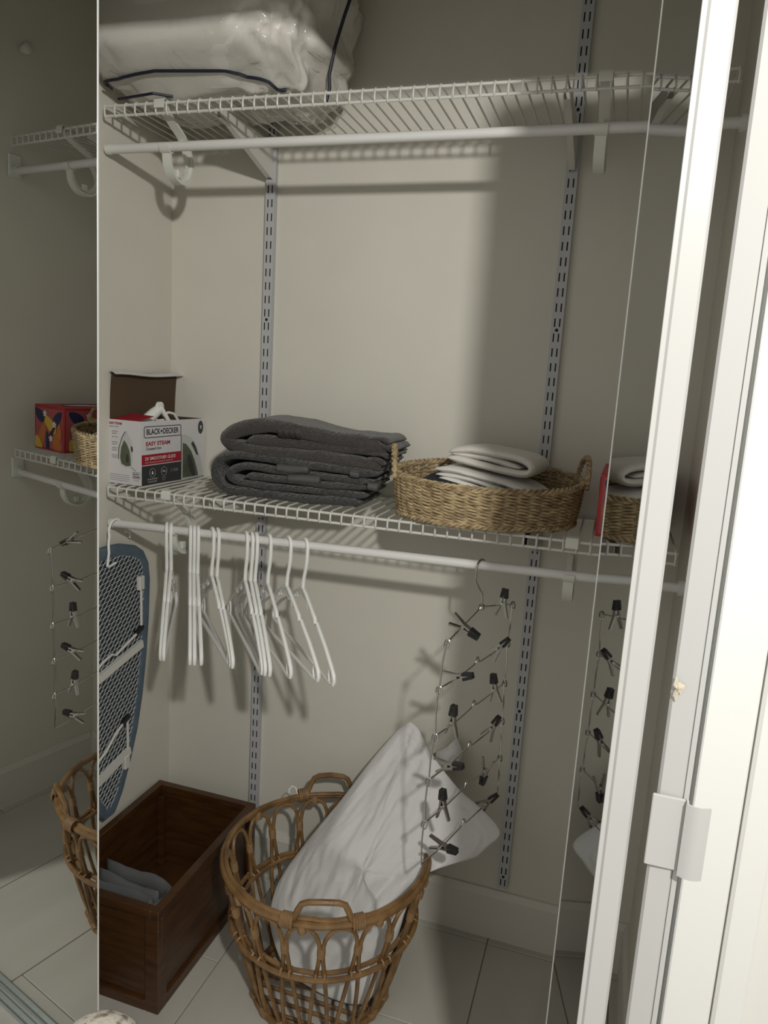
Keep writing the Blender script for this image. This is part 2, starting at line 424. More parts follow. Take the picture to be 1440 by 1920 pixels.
# ------------------------------------------------------------------ shelves, brackets, rods, rod hooks
SX0, SX1, LIP = -0.968, 0.283, -0.2645
def bracket(x, zt, label):
    t = thing('shelf_bracket', label, 'bracket', (x, 0, zt), group='shelf brackets')
    for s in (-1, 1):
        poly = [(-0.002,-0.006),(0.240,-0.006),(0.246,-0.010),(0.246,-0.022),(0.200,-0.030),(0.012,-0.084),(-0.002,-0.086)]
        MB().prism(poly, (s*0.0052, 0, 0), (0,-1,0), (0,0,1), (s*0.0014, 0, 0)).build('arm_plate', 'epoxy', t, False)
    MB().add([(-0.0052,-0.240,-0.0255),(0.0052,-0.240,-0.0255),(0.0052,-0.200,-0.030),(-0.0052,-0.200,-0.030),(-0.0052,-0.012,-0.084),(0.0052,-0.012,-0.084)],
             [(0,1,2,3),(3,2,5,4)]).build('arm_web', 'epoxy', t, False)
    return t
def shelf(zd, label, tiltz=0.0):
    t = thing('wire_shelf', label, 'shelf', (0, 0, zd))
    rw, rl = 0.0021, 0.0029
    path = [(0,0.010,0.004),(0,-0.10,0.004),(0,-0.20,0.004),(0,-0.258,0.004),(0,-0.2655,0.0025),(0,-0.2690,-0.002),(0,-0.2692,-0.016),(0,-0.2675,-0.0205),(0,-0.2640,-0.0225)]
    me = MB().tube(path, rw, 6).mesh('deck_wire', 'epoxy')
    n = 50
    for i in range(n):
        o = link('deck_wire', me, t); o.location = (SX0 + 0.004 + (SX1-SX0-0.008)*i/(n-1), 0, 0)
    for y, z in ((LIP,-0.0005),(LIP,-0.0200)):
        MB().tube([(SX0,y,z),(SX1,y,z)], rl, 8).build('lip_wire', 'epoxy', t)
    for y in (0.006,):
        MB().tube([(SX0,y,-0.0008),(SX1,y,-0.0008)], rl, 8).build('support_wire', 'epoxy', t)
    return t
ZU, ZL = 1.9400, 1.1165
shelf(ZU, 'white wire shelf at the top, holding the bagged comforter')
shelf(ZL, 'white wire shelf in the middle, holding towels and the woven tray')
bracket(-0.704, ZU, 'white steel bracket under the bagged comforter'); bracket(0.0, ZU, 'white steel bracket under the bare right half of the top shelf')
bracket(-0.704, ZL, 'white steel bracket under the dark folded towels'); bracket(0.0, ZL, 'white steel bracket under the woven tray')

def rod(p0, p1, label):
    p0, p1 = V(p0), V(p1)
    t = thing('closet_rod', label, 'closet rod', p0)
    d = p1 - p0
    MB().tube([(0,0,0), d], 0.0097, 20).build('rod_tube', 'tube', t)
    MB().tube([V((0.001,0,0)), V((0.012,0,0))], 0.0108, 20).build('end_cap', 'hookpl', t)
    # cup bracket on the right wall
    mb = MB()
    mb.tube([d + V((-0.004,0,0)), d + V((XR-p1.x-0.0005,0,0))], 0.0150, 20)
    mb.build('end_cup', 'hookpl', t)
    MB().bbox(d.x+XR-p1.x-0.006, d.x+XR-p1.x-0.0005, -0.019, 0.019, d.z-0.016, d.z+0.044, 0.003).build('cup_plate', 'hookpl', t, False)
    return t
rodU = rod((-0.978, -0.245, 1.860), (0.296, -0.245, 1.862), 'white tubular clothes rod under the top shelf, empty')
rodL = rod((-0.978, -0.245, 1.0265), (0.296, -0.245, 1.0480), 'white tubular clothes rod carrying the hangers')
def rod_z(x): return 1.0265 + (x + 0.978)/1.274*0.0215

def rod_hook(x, zd, zr, label):
    t = thing('rod_hook', label, 'rod hook', (x, 0, 0), group='plastic rod hooks')
    w = 0.020
    # back strap from shelf lip down behind the rod, round below it and up to the cradle
    yc, r = -0.201, 0.043; zc = zr - 0.019
    pts = [(0,-0.258,zd-0.004),(0,-0.249,zd-0.014),(0,-0.226,zd-0.026),(0,-0.190,zr+0.036),(0,-0.168,zr+0.012),(0,-0.1585,zr-0.006)]
    for k in range(13):
        a = radians(8 - 188*k/12)
        pts.append((0, yc + r*cos(a), zc + r*sin(a)))
    pts.append((0, yc - r, zr - 0.0105))
    MB().strap(pts, w, 0.0060, (1,0,0)).build('hook_strap', 'hookpl', t)
    rib = [(0, p[1]*0.0 + (yc + (r-0.008)*cos(radians(8-188*k/12))), zc + (r-0.008)*sin(radians(8-188*k/12))) for k, p in enumerate(pts[6:19])]
    MB().strap([(0,-0.192,zr+0.030),(0,-0.176,zr+0.004)] + rib, 0.004, 0.012, (1,0,0)).build('stiffening_rib', 'hookpl', t)
    cr = []
    for k in range(13):
        a = radians(165 + 210*k/12)
        cr.append((0, -0.245 + 0.0120*cos(a), zr + 0.0120*sin(a)))
    MB().strap(cr, w+0.003, 0.003, (1,0,0)).build('rod_cradle', 'hookpl', t)
    MB().strap([(0,-0.252,zd+0.0075),(0,-0.270,zd+0.0065),(0,-0.2735,zd+0.002),(0,-0.2735,zd-0.012)], w+0.004, 0.0024, (1,0,0)).build('lip_clip', 'hookpl', t)
    MB().bbox(-0.006,0.006,-0.212,-0.196,zc-0.034,zc-0.016,0.002).build('lock_tab', 'hookpl', t, False)
    return t
rod_hook(-0.826, ZU, 1.8602, 'curved ivory rod hook near the left end of the top shelf')
rod_hook(0.066, ZU, 1.8618, 'curved ivory rod hook near the right end of the top shelf')
rod_hook(-0.806, ZL, rod_z(-0.806), 'curved ivory rod hook behind the leftmost pair of white hangers')
rod_hook(0.092, ZL, rod_z(0.092), 'curved ivory rod hook right of the clip hanger')

# tiny peg on the left wall, knob on the right wall
pg = thing('wall_peg', 'tiny white peg on the left wall under the lower rod', 'peg', (XL, -0.18, 0.992))
MB().tube([(0,0,0),(0.012,0,0),(0.014,0,-0.003),(0.014,0,-0.014)], 0.0022, 8).build('peg_pin', 'plast', pg)
MB().tube([(0,0,0),(0.002,0,0)], 0.005, 12).build('peg_plate', 'plast', pg)
kn = thing('wall_knob', 'small grey wall knob seen high in the left mirror', 'wall knob', (XR, -0.221, 2.168))
MB().tube([(0,0,0),(-0.012,0,0)], 0.006, 12).build('knob_stem', 'hookpl', kn)
MB().tube([(-0.012,0,0),(-0.014,0,0),(-0.026,0,0),(-0.029,0,0)], [0.008,0.013,0.013,0.008], 16).build('knob_head', 'hookpl', kn)

# ------------------------------------------------------------------ bagged comforter
def bag():
    t = thing('comforter_bag', 'clear zip bag with navy piping holding a puffy white comforter', 'comforter bag', (-0.728, -0.195, ZU+0.0065))
    hx, hy, hz = 0.250, 0.185, 0.170
    def P(u, v, off=0.0, amp=1.0):
        # superellipsoid, u around, v up
        a = u*2*pi; b = (v-0.5)*pi
        def sp(c, e): return math.copysign(abs(c)**e, c)
        ca = sp(cos(a), 0.30); sa = sp(sin(a), 0.30); cb = sp(cos(b), 0.26); sb = sp(sin(b), 0.60)
        x, y, z = hx*ca*cb, hy*sa*cb, hz*sb
        p = V((x, y, z)); nn = V((ca*cb/hx, sa*cb/hy, sb/hz)).normalized()
        # vertical quilting folds + crumple near the right front
        fold = 0.012*(abs(sin(x*26 + 3.0*fbm((x*3, y*3, z*3), 1.0, 4)))**7)
        cr = max(0.0, min(1.0, (x+0.03)/0.14))
        crump = fbm(p, 12, 2)*0.028*cr + fbm(p, 28, 5)*0.013*cr + fbm(p, 5, 1)*0.010
        d = (crump - fold*(1-0.5*cr))*amp + off
        q = p + nn*d
        q.x += 0.05*max(0, q.z)/hz*0.5
        q.z = max(q.z, -hz + 0.0) + hz
        # the bottom sits behind the shelf lip, the belly bulges out over it
        s = max(0.0, min(1.0, q.z/0.075)); s = s*s*(3-2*s)
        if q.y < 0: q.y *= 0.45 + 0.55*s
        q.y = min(q.y, 0.180); q.x = max(q.x, -0.254)
        return q
    MB().grid(lambda u, v: P(u, v, -0.006), 120, 60, cu=True).build('comforter', 'comforter', t, True, 180)
    MB().grid(lambda u, v: P(u, v, 0.0, 1.15), 110, 54, cu=True).build('vinyl_cover', 'vinyl', t, True, 180)
    # piping along the lower front edge and the right edges
    low = [(-0.235,0.034),(-0.20,0.034),(-0.17,0.033),(-0.14,0.033),(-0.11,0.034),(-0.08,0.035),(-0.05,0.038),(-0.02,0.044),(0.008,0.060),(0.018,0.066),(0.034,0.052),(0.06,0.036),(0.085,0.029),(0.105,0.026),(0.125,0.023),(0.14,0.020),(0.155,0.016),(0.165,0.008)]
    def want(x):
        if x <= low[0][0]: return low[0][1]
        for (a, b), (c, d) in zip(low[:-1], low[1:]):
            if a <= x <= c: return b + (d-b)*(x-a)/(c-a)
        return low[-1][1]
    pp = []
    for k in range(64):
        u = 0.515 + 0.47*k/63; lo_, hi_ = 0.02, 0.6
        for _ in range(24):
            m_ = (lo_+hi_)/2; q = P(u, m_, 0.0, 1.15)
            if q.z < want(q.x): lo_ = m_
            else: hi_ = m_
        q = P(u, hi_, 0.0035, 1.15)
        if -0.236 < q.x < 0.185 and q.y < 0: pp.append(q + V((0,-0.003,0)))
    MB().tube(pp, 0.0032, 8).build('piping', 'navy_pipe', t)
    side = [V((0.240,0.005,0.002)),V((0.247,0.005,0.030)),V((0.245,0.005,0.055)),V((0.256,0.005,0.11)),V((0.272,0.005,0.16)),V((0.290,0.005,0.21)),V((0.285,0.005,0.26)),V((0.265,0.005,0.30))]
    MB().tube(side, 0.0036, 8).build('piping', 'navy_pipe', t)
    MB().tube([V((-0.2,-0.075,0.004)),V((-0.1,-0.095,0.003)),V((-0.07,-0.07,0.004))], 0.003, 6).build('zip_pull_cord', 'navy_pipe', t)
bag()

# ------------------------------------------------------------------ plastic hangers
def hanger_proto():
    t = empty('plastic_hanger')
    r = 0.0042; R = 0.0175
    top = 0.0097 + r                 # centreline above the rod axis
    # local: y = along the hanger (front is -y), z up, origin on the rod axis
    hk = []
    for k in range(15):
        a = radians(-35 + 225*k/14)
        hk.append((0, R*cos(a)*1.0, top - R + R*sin(a)))
    hk += [(0,-0.0165,-0.030),(0,-0.0115,-0.050),(0,-0.0035,-0.070),(0,0,-0.088),(0,0,-0.100)]
    MB().tube(hk, r, 8).build('hook', 'plast', t)
    def sh(s):
        return [(0,0,-0.098),(0,s*0.020,-0.106),(0,s*0.070,-0.134),(0,s*0.082,-0.141),(0,s*0.088,-0.151),(0,s*0.095,-0.147),(0,s*0.150,-0.178),(0,s*0.188,-0.205),(0,s*0.2035,-0.2185),(0,s*0.2065,-0.2285),(0,s*0.2025,-0.2375),(0,s*0.190,-0.2415)]
    loop = sh(1) + [(0,0.08,-0.241),(0,0,-0.241),(0,-0.08,-0.241)] + sh(-1)[::-1]
    MB().tube(loop, r, 8, closed=True).build('body', 'plast', t)
    for s in (-1, 1):
        pts = [(0,s*0.188,-0.205),(0,s*0.179,-0.215),(0,s*0.176,-0.228),(0,s*0.182,-0.240)]
        MB().tube(pts, 0.0026, 6).build('corner_brace', 'plast', t)
        pts = [(0,s*0.034,-0.113),(0,s*0.036,-0.128),(0,s*0.043,-0.133),(0,s*0.048,-0.127)]
        MB().tube(pts, 0.0026, 6).build('strap_hook', 'plast', t)
    MB().prism([(-0.050,-0.124),(0,-0.098),(0.050,-0.124),(0.018,-0.118),(-0.018,-0.118)], (-0.0012,0,0), (0,1,0), (0,0,1), (0.0024,0,0)).build('neck_web', 'plast', t, False)
    return t
hprot = hanger_proto()
HN = [(-0.821,30.6,0.5,'outer hanger of the leftmost pair of white hangers, nearest the blue board'),
      (-0.809,29.6,-0.3,'inner hanger of the leftmost pair of white hangers'),
      (-0.758,32.6,0.4,'left of three parallel white hangers seen edge-on'),
      (-0.748,32.8,0,'middle of three parallel white hangers seen edge-on'),
      (-0.738,34.2,-0.6,'right of three parallel white hangers seen edge-on'),
      (-0.701,42.3,0.4,'left of two white hangers whose hooks cross'),
      (-0.687,39.8,-0.5,'right of two white hangers whose hooks cross'),
      (-0.615,39.0,0.5,'left of three white hangers in front of the left wall standard'),
      (-0.601,37.0,0,'middle of three white hangers in front of the left wall standard'),
      (-0.590,36.9,-0.3,'right of three white hangers in front of the left wall standard'),
      (-0.558,40.7,0,'single white hanger third from the right end of the hanger row'),
      (-0.511,44.5,0.3,'second white hanger from the right end of the hanger row'),
      (-0.471,43.3,1.5,'white hanger at the right end of the hanger row')]
for i, (x, a, lean, lab) in enumerate(HN):
    o = hprot if i == 0 else copy_tree(hprot)
    o.location = (x, -0.245, rod_z(x)); o.rotation_euler = (radians(lean), 0, radians(a))
    tag(o, lab, 'hanger', 'white plastic hangers on the lower rod')

# ------------------------------------------------------------------ ironing board hung on the rod
def ironing_board():
    t = thing('ironing_board', 'blue-edged ironing board with wire mesh back hanging at the left', 'ironing board', (-0.962, -0.285, 0.0))
    # local: y along width (+y = back), z up. face with mesh looks to +X.
    def half(z):   # half width at height z
        pts = [(0.285,0.020),(0.325,0.050),(0.40,0.085),(0.47,0.112),(0.56,0.134),(0.66,0.150),(0.76,0.160),(0.86,0.164),(0.905,0.158),(0.935,0.140),(0.955,0.108),(0.968,0.060),(0.971,0.020)]
        if z <= pts[0][0]: return pts[0][1]
        for (a, b), (c, d) in zip(pts[:-1], pts[1:]):
            if a <= z <= c: return b + (d-b)*(z-a)/(c-a)
        return 0.0
    zs = [0.285,0.300,0.325,0.345,0.37,0.40,0.435,0.47,0.515,0.56,0.61,0.66,0.71,0.76,0.81,0.86,0.885,0.905,0.922,0.935,0.946,0.955,0.962,0.968,0.971]
    outline = [(half(z), z) for z in zs] + [(-half(z), z) for z in reversed(zs)]
    n = len(outline)
    MB().prism(outline, (-0.014,0,0), (0,1,0), (0,0,1), (0.018,0,0)).build('pad', 'slate_pad', t, False)
    # padded cover hem wrapping round the edge
    cz = 0.66
    def inset(p, d):
        i = outline.index(p); a = V(outline[i-1]); b = V(outline[(i+1) % n]); tg = (b-a).normalized(); nn = V((-tg.y, tg.x))
        return V(p) + nn*d
    rings = []
    for p in outline:
        q = [(-0.016,0.004),(-0.010,-0.004),(0.002,-0.005),(0.0075,0.0),(0.0085,0.010),(0.0070,0.022),(0.0045,0.026)]
        rings.append([(x, *inset(p, d)) for x, d in q])
    vs = [p for r in rings for p in r]; k = 7
    MB().add(vs, [(i*k+j, i*k+j+1, ((i+1) % n)*k+j+1, ((i+1) % n)*k+j) for i in range(n) for j in range(k-1)]).build('cover_hem', 'blue', t)
    # expanded metal mesh
    mb = MB()
    def line(sl, c):
        seg = []
        y = -0.16
        while y <= 0.1601:
            z = c + sl*y
            ok = 0.29 < z < 0.962 and abs(y) < half(z) - 0.022
            if ok: seg.append((0.0062, y, z))
            if (not ok or y + 0.004 > 0.1601) and len(seg) > 1:
                mb.tube([seg[0], seg[-1]], 0.00075, 4, cap=False); seg = []
            elif not ok: seg = []
            y += 0.004
    for sl, st in ((0.12, 0.0120), (1.15, 0.0185)):
        c = 0.1
        while c < 1.25:
            line(sl, c); c += st
    me = mb.build('mesh_back', 'meshsteel', t, False); me['kind'] = 'stuff'
    # flat cross bars
    for z0, z1, y0, y1 in ((0.645,0.700,-0.150,0.122),(0.395,0.43,-0.09,0.07)):
        MB().strap([(0.013,y0,z0),(0.013,y1,z1)], 0.020, 0.010, (0,-(z1-z0),(y1-y0))).build('cross_bar', 'legsteel', t, False)
    # folded wire legs with black collars
    for pts in ([(0.016,-0.14,0.655),(0.016,-0.03,0.705),(0.016,0.0,0.713),(0.016,0.015,0.706),(0.016,0.100,0.735),(0.016,0.116,0.75),(0.014,0.118,0.86)],
                [(0.016,-0.11,0.43),(0.016,-0.02,0.475),(0.016,0.01,0.50),(0.016,0.040,0.515),(0.016,0.058,0.525),(0.014,0.062,0.45),(0.014,0.060,0.40)]):
        MB().tube(pts, 0.0034, 8).build('leg', 'legsteel', t)
    for y, z in ((0.108,0.741),(0.052,0.522)):
        MB().tube([(0.016,y-0.014,z-0.006),(0.016,y+0.012,z+0.006)], 0.0070, 10).build('leg_collar', 'rubber', t)
    for y, z in ((0.118,0.862),(0.056,0.405)):
        MB().bbox(0.008,0.020,y-0.012,y+0.008,z-0.018,z+0.018,0.002).build('leg_bracket', 'legsteel', t, False)
    for y, z, rr in ((-0.135,0.86,0.022),(-0.120,0.60,0.015),(-0.10,0.47,0.013)):
        MB().tube([(0.010,y,z),(0.012,y,z),(0.030,y,z),(0.034,y,z)], [rr,rr,rr,rr*0.6], 18).build('foot_cap', 'plast', t)
    # hanging hook to the rod
    yb, yr = -0.010, 0.040
    zr = rod_z(-0.955)
    hk = [(0.012,0.022,0.935),(0.012,-0.004,0.930),(0.014,-0.010,0.934),(0.014,-0.004,0.965),(0.013,-0.004,0.985)]
    for k in range(11):
        a = radians(200 - 190*k/10)
        hk.append((0.009, yr + 0.0265*cos(a)*0.95 - 0.012, zr - 0.0135 + 0.0265*sin(a)))
    MB().tube(hk, 0.0030, 8).build('hanging_hook', 'plast', t)
ironing_board()

# ------------------------------------------------------------------ iron box with the iron in it
def iron_box():
    W, D, H = 0.094, 0.252, 0.150
    zb = ZL + 0.0064
    t = thing('iron_box', 'open white and red steam iron carton on the middle shelf', 'carton', (-0.892, -0.243, zb), radians(-3.0))
    # local: x from -W..0 (0 = printed long face), y from 0 (near end) to D
    th = 0.0016
    b = MB()
    b.box(-W, -W+th, 0, D, 0, H); b.box(-th, 0, 0, D, 0, H); b.box(-W+th, -th, 0, th, 0, H); b.box(-W+th, -th, D-th, D, 0, H); b.box(-W+th, -th, th, D-th, 0, th)
    b.build('carton_body', 'card_out', t, False)
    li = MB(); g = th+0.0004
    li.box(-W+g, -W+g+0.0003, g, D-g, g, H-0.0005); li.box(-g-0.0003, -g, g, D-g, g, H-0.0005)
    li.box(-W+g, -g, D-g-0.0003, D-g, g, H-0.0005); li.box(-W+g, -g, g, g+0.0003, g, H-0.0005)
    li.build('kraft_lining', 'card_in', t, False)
    # raised lid on the wall side, standing up, its tuck folded forward
    lid = MB()
    def lp(u, v): return (-W + 0.001 + 0.006*v*v + 0.001*sin(9*u), 0.004 + (D-0.008)*u, H + 0.108*v)
    lid.grid(lp, 12, 6); lid.grid(lambda u, v: tuple(V(lp(u, v)) + V((0.0016,0,0))), 12, 6)
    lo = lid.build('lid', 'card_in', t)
    tk = MB()
    tk.grid(lambda u, v: (-W+0.007+0.018*v, -0.004+(D+0.006)*u, H+0.1082 + 0.002*sin(7*u+1) - 0.006*v*v), 12, 5)
    tk.grid(lambda u, v: (-W+0.007+0.018*v, -0.004+(D+0.006)*u, H+0.1096 + 0.002*sin(7*u+1) - 0.006*v*v), 12, 5)
    tk.build('tuck_flap', 'card_out', lo)
    # red inner flap bent in at the near end
    MB().add([(-W+0.004,0.001,H-0.001),(-0.016,0.001,H-0.001),(-0.012,0.060,H+0.010),(-W+0.010,0.070,H+0.012),(-W+0.004,0.001,H-0.0025),(-0.016,0.001,H-0.0025),(-0.012,0.060,H+0.0085),(-W+0.010,0.070,H+0.0105)],
             [(0,1,2,3),(7,6,5,4),(0,4,5,1),(1,5,6,2),(2,6,7,3),(3,7,4,0)]).build('inner_flap', 'ink_red', t, False)
    # ---- printing on the long face (x=0 plane, reading from near end to far end)
    X = 0.0004; U = (0,1,0); Vz = (0,0,1)
    def rect(m, y0, y1, z0, z1, x=X, name='printed_panel'):
        return MB().add([(x,y0,z0),(x,y1,z0),(x,y1,z1),(x,y0,z1)], [(0,1,2,3)]).build(name, m, t, False)
    LY = 0.150
    rect('ink_dark', 0.001, LY, 0.0, 0.046); rect('ink_red', 0.001, LY, 0.048, 0.072); rect('ink_dark', LY, LY+0.003, 0.0, 0.113)
    def letters(txt, y, z, w, size, m, bold=0.0, x=X+0.0002):
        mb = MB(); lettering(mb, txt, size, (x, y, z), U, Vz, w, bold=bold); mb.build('printed_lettering', m, t, False)
    letters('BLACK+DECKER', 0.018, 0.1185, 0.122, 0.0185, 'ink_black', 0.0004)
    # logo frame
    fr = MB(); y0, y1, z0, z1 = 0.010, 0.149, 0.112, 0.1375
    pts = []
    for cy, cz, a0 in ((y1-0.004,z1-0.004,0),(y0+0.004,z1-0.004,90),(y0+0.004,z0+0.004,180),(y1-0.004,z0+0.004,270)):
        for k in range(5): a = radians(a0+90*k/4); pts.append((X, cy+0.004*cos(a), cz+0.004*sin(a)))
    fr.tube(pts, 0.0009, 6, closed=True).build('logo_frame', 'ink_black', t)
    letters('EASY STEAM', 0.016, 0.0925, 0.090, 0.0130, 'ink_red', 0.0004)
    letters('Compact Iron', 0.016, 0.0805, 0.056, 0.0090, 'ink_dark', 0.0002)
    letters('2X SMOOTHER GLIDE', 0.012, 0.0585, 0.116, 0.0110, 'ink_white', 0.0001)
    letters('WITH TRUEGLIDE NONSTICK SOLEPLATE', 0.012, 0.0515, 0.106, 0.0045, 'ink_pale')
    for cy in (0.040, 0.083):
        MB().tube([(X+0.0002, cy+0.0105*cos(2*pi*k/24), 0.028+0.0105*sin(2*pi*k/24)) for k in range(24)], 0.0006, 5, closed=True).build('badge_ring', 'ink_grey', t)
    MB().prism([(0,0.005),(0.003,-0.001),(0.0025,-0.004),(-0.0025,-0.004),(-0.003,-0.001)], (X,0.040,0.028), U, Vz, (0.0003,0,0)).build('drop_icon', 'ink_white', t, False)
    MB().prism([(-0.0062,-0.003),(0.006,-0.003),(0.006,-0.001),(0.001,0.002),(-0.004,0.0015)], (X,0.083,0.029), U, Vz, (0.0003,0,0)).build('iron_icon', 'ink_grey', t, False)
    letters('SMARTSTEAM', 0.022, 0.0110, 0.036, 0.0055, 'ink_pale'); letters('TECHNOLOGY', 0.023, 0.0050, 0.034, 0.0050, 'ink_pale')
    letters('SPRAY', 0.075, 0.0110, 0.016, 0.0055, 'ink_grey'); letters('MIST', 0.077, 0.0050, 0.012, 0.0050, 'ink_grey')
    letters('2 YEAR', 0.109, 0.0240, 0.030, 0.0105, 'ink_grey')
    # iron picture on the far part of the long face
    def pic(poly, m, o, u, v, d, name):
        MB().prism(poly, o, u, v, d).build(name, m, t, False)
    F = ((X,0.156,0.0), U, Vz)
    pic([(0,0.112),(0.012,0.112),(0.036,0.104),(0.060,0.080),(0.078,0.048),(0.090,0.010),(0.090,0.002),(0.0,0.002)], 'ink_pale', *F, (0.0002,0,0), 'printed_iron')
    pic([(0.001,0.092),(0.016,0.088),(0.036,0.070),(0.052,0.044),(0.066,0.012),(0.068,0.003),(0.001,0.003)], 'ink_green', *F, (0.0004,0,0), 'printed_iron')
    pic([(0.020,0.060),(0.032,0.060),(0.046,0.036),(0.058,0.004),(0.042,0.003),(0.028,0.026)], 'ink_dark', *F, (0.0006,0,0), 'printed_iron')
    pic([(0.036,0.088),(0.044,0.094),(0.056,0.080),(0.068,0.056),(0.060,0.058),(0.046,0.076)], 'ink_dark', *F, (0.0006,0,0), 'printed_iron')
    pic([(0.014*cos(2*pi*k/20)*0.8, 0.017*sin(2*pi*k/20)) for k in range(20)], 'ink_dark', (X,0.233,0.128), U, Vz, (0.0003,0,0), 'round_badge')
    letters('1', 0.230, 0.124, 0.006, 0.013, 'ink_pale', x=X+0.0006)
    # ---- printing on the near end (y=0 plane, reading left to right = +x)
    Y = -0.0004; EU = (1,0,0)
    def el(txt, x, z, w, size, m, bold=0.0):
        mb = MB(); lettering(mb, txt, size, (x, Y-0.0002, z), EU, Vz, w, bold=bold); mb.build('printed_lettering', m, t, False)
    el('EASY STEAM', -W+0.003, 0.1385, 0.036, 0.0075, 'ink_red', 0.0003); el('COMPACT IRON', -W+0.003, 0.1320, 0.026, 0.0045, 'ink_dark')
    for z, a, b2 in ((0.121,'SMARTSTEAM','TECHNOLOGY'),(0.108,'SPRAY MIST',''),(0.096,'NONSTICK','SOLEPLATE'),(0.082,'COMPACT','DESIGN'),(0.065,'360 PIVOT','CORD')):
        el(a, -W+0.010, z, 0.017, 0.0040, 'ink_black')
        if b2: el(b2, -W+0.010, z-0.0048, 0.015, 0.0038, 'ink_black')
    E = ((-W+0.052, Y, 0.040), EU, Vz)
    ir = [(-0.016,0.004),(-0.022,0.020),(-0.020,0.046),(-0.010,0.072),(0.0,0.084),(0.006,0.076),(0.014,0.064),(0.018,0.044),(0.017,0.010),(0.012,0.002),(-0.004,0.000)]
    pic(ir, 'ink_pale', *E, (0,-0.0002,0), 'printed_iron')
    MB().tube([(E[0][0]+p[0]-0.0012, Y-0.0004, E[0][2]+p[1]) for p in [(-0.022,0.018),(-0.020,0.046),(-0.010,0.072),(-0.001,0.084)]], 0.0008, 5).build('printed_iron', 'ink_black', t)
    pic([(-0.014,0.008),(-0.018,0.022),(-0.015,0.046),(-0.006,0.064),(0.002,0.054),(0.009,0.040),(0.012,0.022),(0.012,0.005),(0,0.003)], 'ink_green', *E, (0,-0.0004,0), 'printed_iron')
    pic([(0.013,0.052),(0.017,0.050),(0.0185,0.042),(0.016,0.036),(0.013,0.042)], 'ink_dark', *E, (0,-0.0005,0), 'printed_iron')
    pic([(-0.002,0.012),(0.001,0.034),(0.006,0.028),(0.007,0.012)], 'ink_dark', *E, (0,-0.0006,0), 'printed_iron')
    MB().tube([(-W+0.066,Y-0.0003,0.042),(-W+0.072,Y-0.0003,0.038),(-W+0.079,Y-0.0003,0.034)], 0.0009, 5).build('printed_iron', 'ink_grey', t)
    bx = [(-W+0.070,0.0165),(-W+0.0905,0.0165),(-W+0.0905,0.0305),(-W+0.070,0.0305)]
    MB().tube([(a, Y, b3) for a, b3 in bx], 0.0005, 5, closed=True).build('logo_frame', 'ink_black', t)
    el('BLACK+', -W+0.0718, 0.0245, 0.016, 0.0045, 'ink_black', 0.0002); el('DECKER', -W+0.0715, 0.0185, 0.0175, 0.0045, 'ink_black', 0.0002)
    el('2 YEAR', -W+0.072, 0.0105, 0.016, 0.0030, 'ink_black')
    for k in range(4):
        MB().add([(-W+0.003,Y,0.022-0.0045*k),(-W+0.060,Y,0.022-0.0045*k),(-W+0.060,Y,0.0208-0.0045*k),(-W+0.003,Y,0.0208-0.0045*k)], [(0,1,2,3)]).build('fine_print', 'ink_grey', t, False)
    return t
iron_box()
def steam_iron():
    # only the handle, cord and plug rise above the carton
    t = thing('steam_iron', 'white steam iron with coiled cord poking out of its carton', 'steam iron', (-0.938, -0.125, ZL+0.0064+0.0022), radians(-3.0))
    MB().grid(lambda u, v: V((0.034*cos(2*pi*u)*(1-0.35*v)*(0.6+0.4*sin(pi*min(1, 0.25+v))), 0.088*sin(2*pi*u)*(1-0.25*v), 0.004+0.105*v)), 28, 10, cu=True).build('iron_body', 'plast', t)
    MB().tube([(0,-0.070,0.10),(0.002,-0.045,0.138),(0.004,-0.010,0.160),(0.005,0.012,0.172)], [0.016,0.015,0.014,0.012], 14).build('handle', 'plast', t)
    MB().tube([(0.004,0.008,0.176),(0.012,0.009,0.176),(0.0135,0.009,0.176)], [0.0135,0.0135,0.009], 18).build('cord_boss', 'plast', t)
    MB().tube([(0.012,0.010,0.172),(0.018,0.026,0.148),(0.022,0.036,0.128),(0.022,0.040,0.10)], [0.0065,0.0050,0.0058,0.006], 12).build('cord_sleeve', 'plast', t)
    for pts in ([(0.012,0.015,0.157),(0.016,0.032,0.163),(0.018,0.050,0.160),(0.020,0.064,0.146),(0.022,0.072,0.122),(0.02,0.074,0.10)],
                [(0.006,-0.10,0.128),(0.01,-0.075,0.142),(0.008,-0.045,0.148),(0.010,-0.01,0.146),(0.014,0.02,0.136),(0.014,0.04,0.12),(0.01,0.05,0.10)],
                [(-0.004,0.02,0.142),(0.004,0.045,0.144),(0.010,0.066,0.136),(0.014,0.082,0.118),(0.014,0.085,0.10)]):
        MB().tube(pts, 0.0033, 8).build('cord', 'plast', t)
steam_iron()

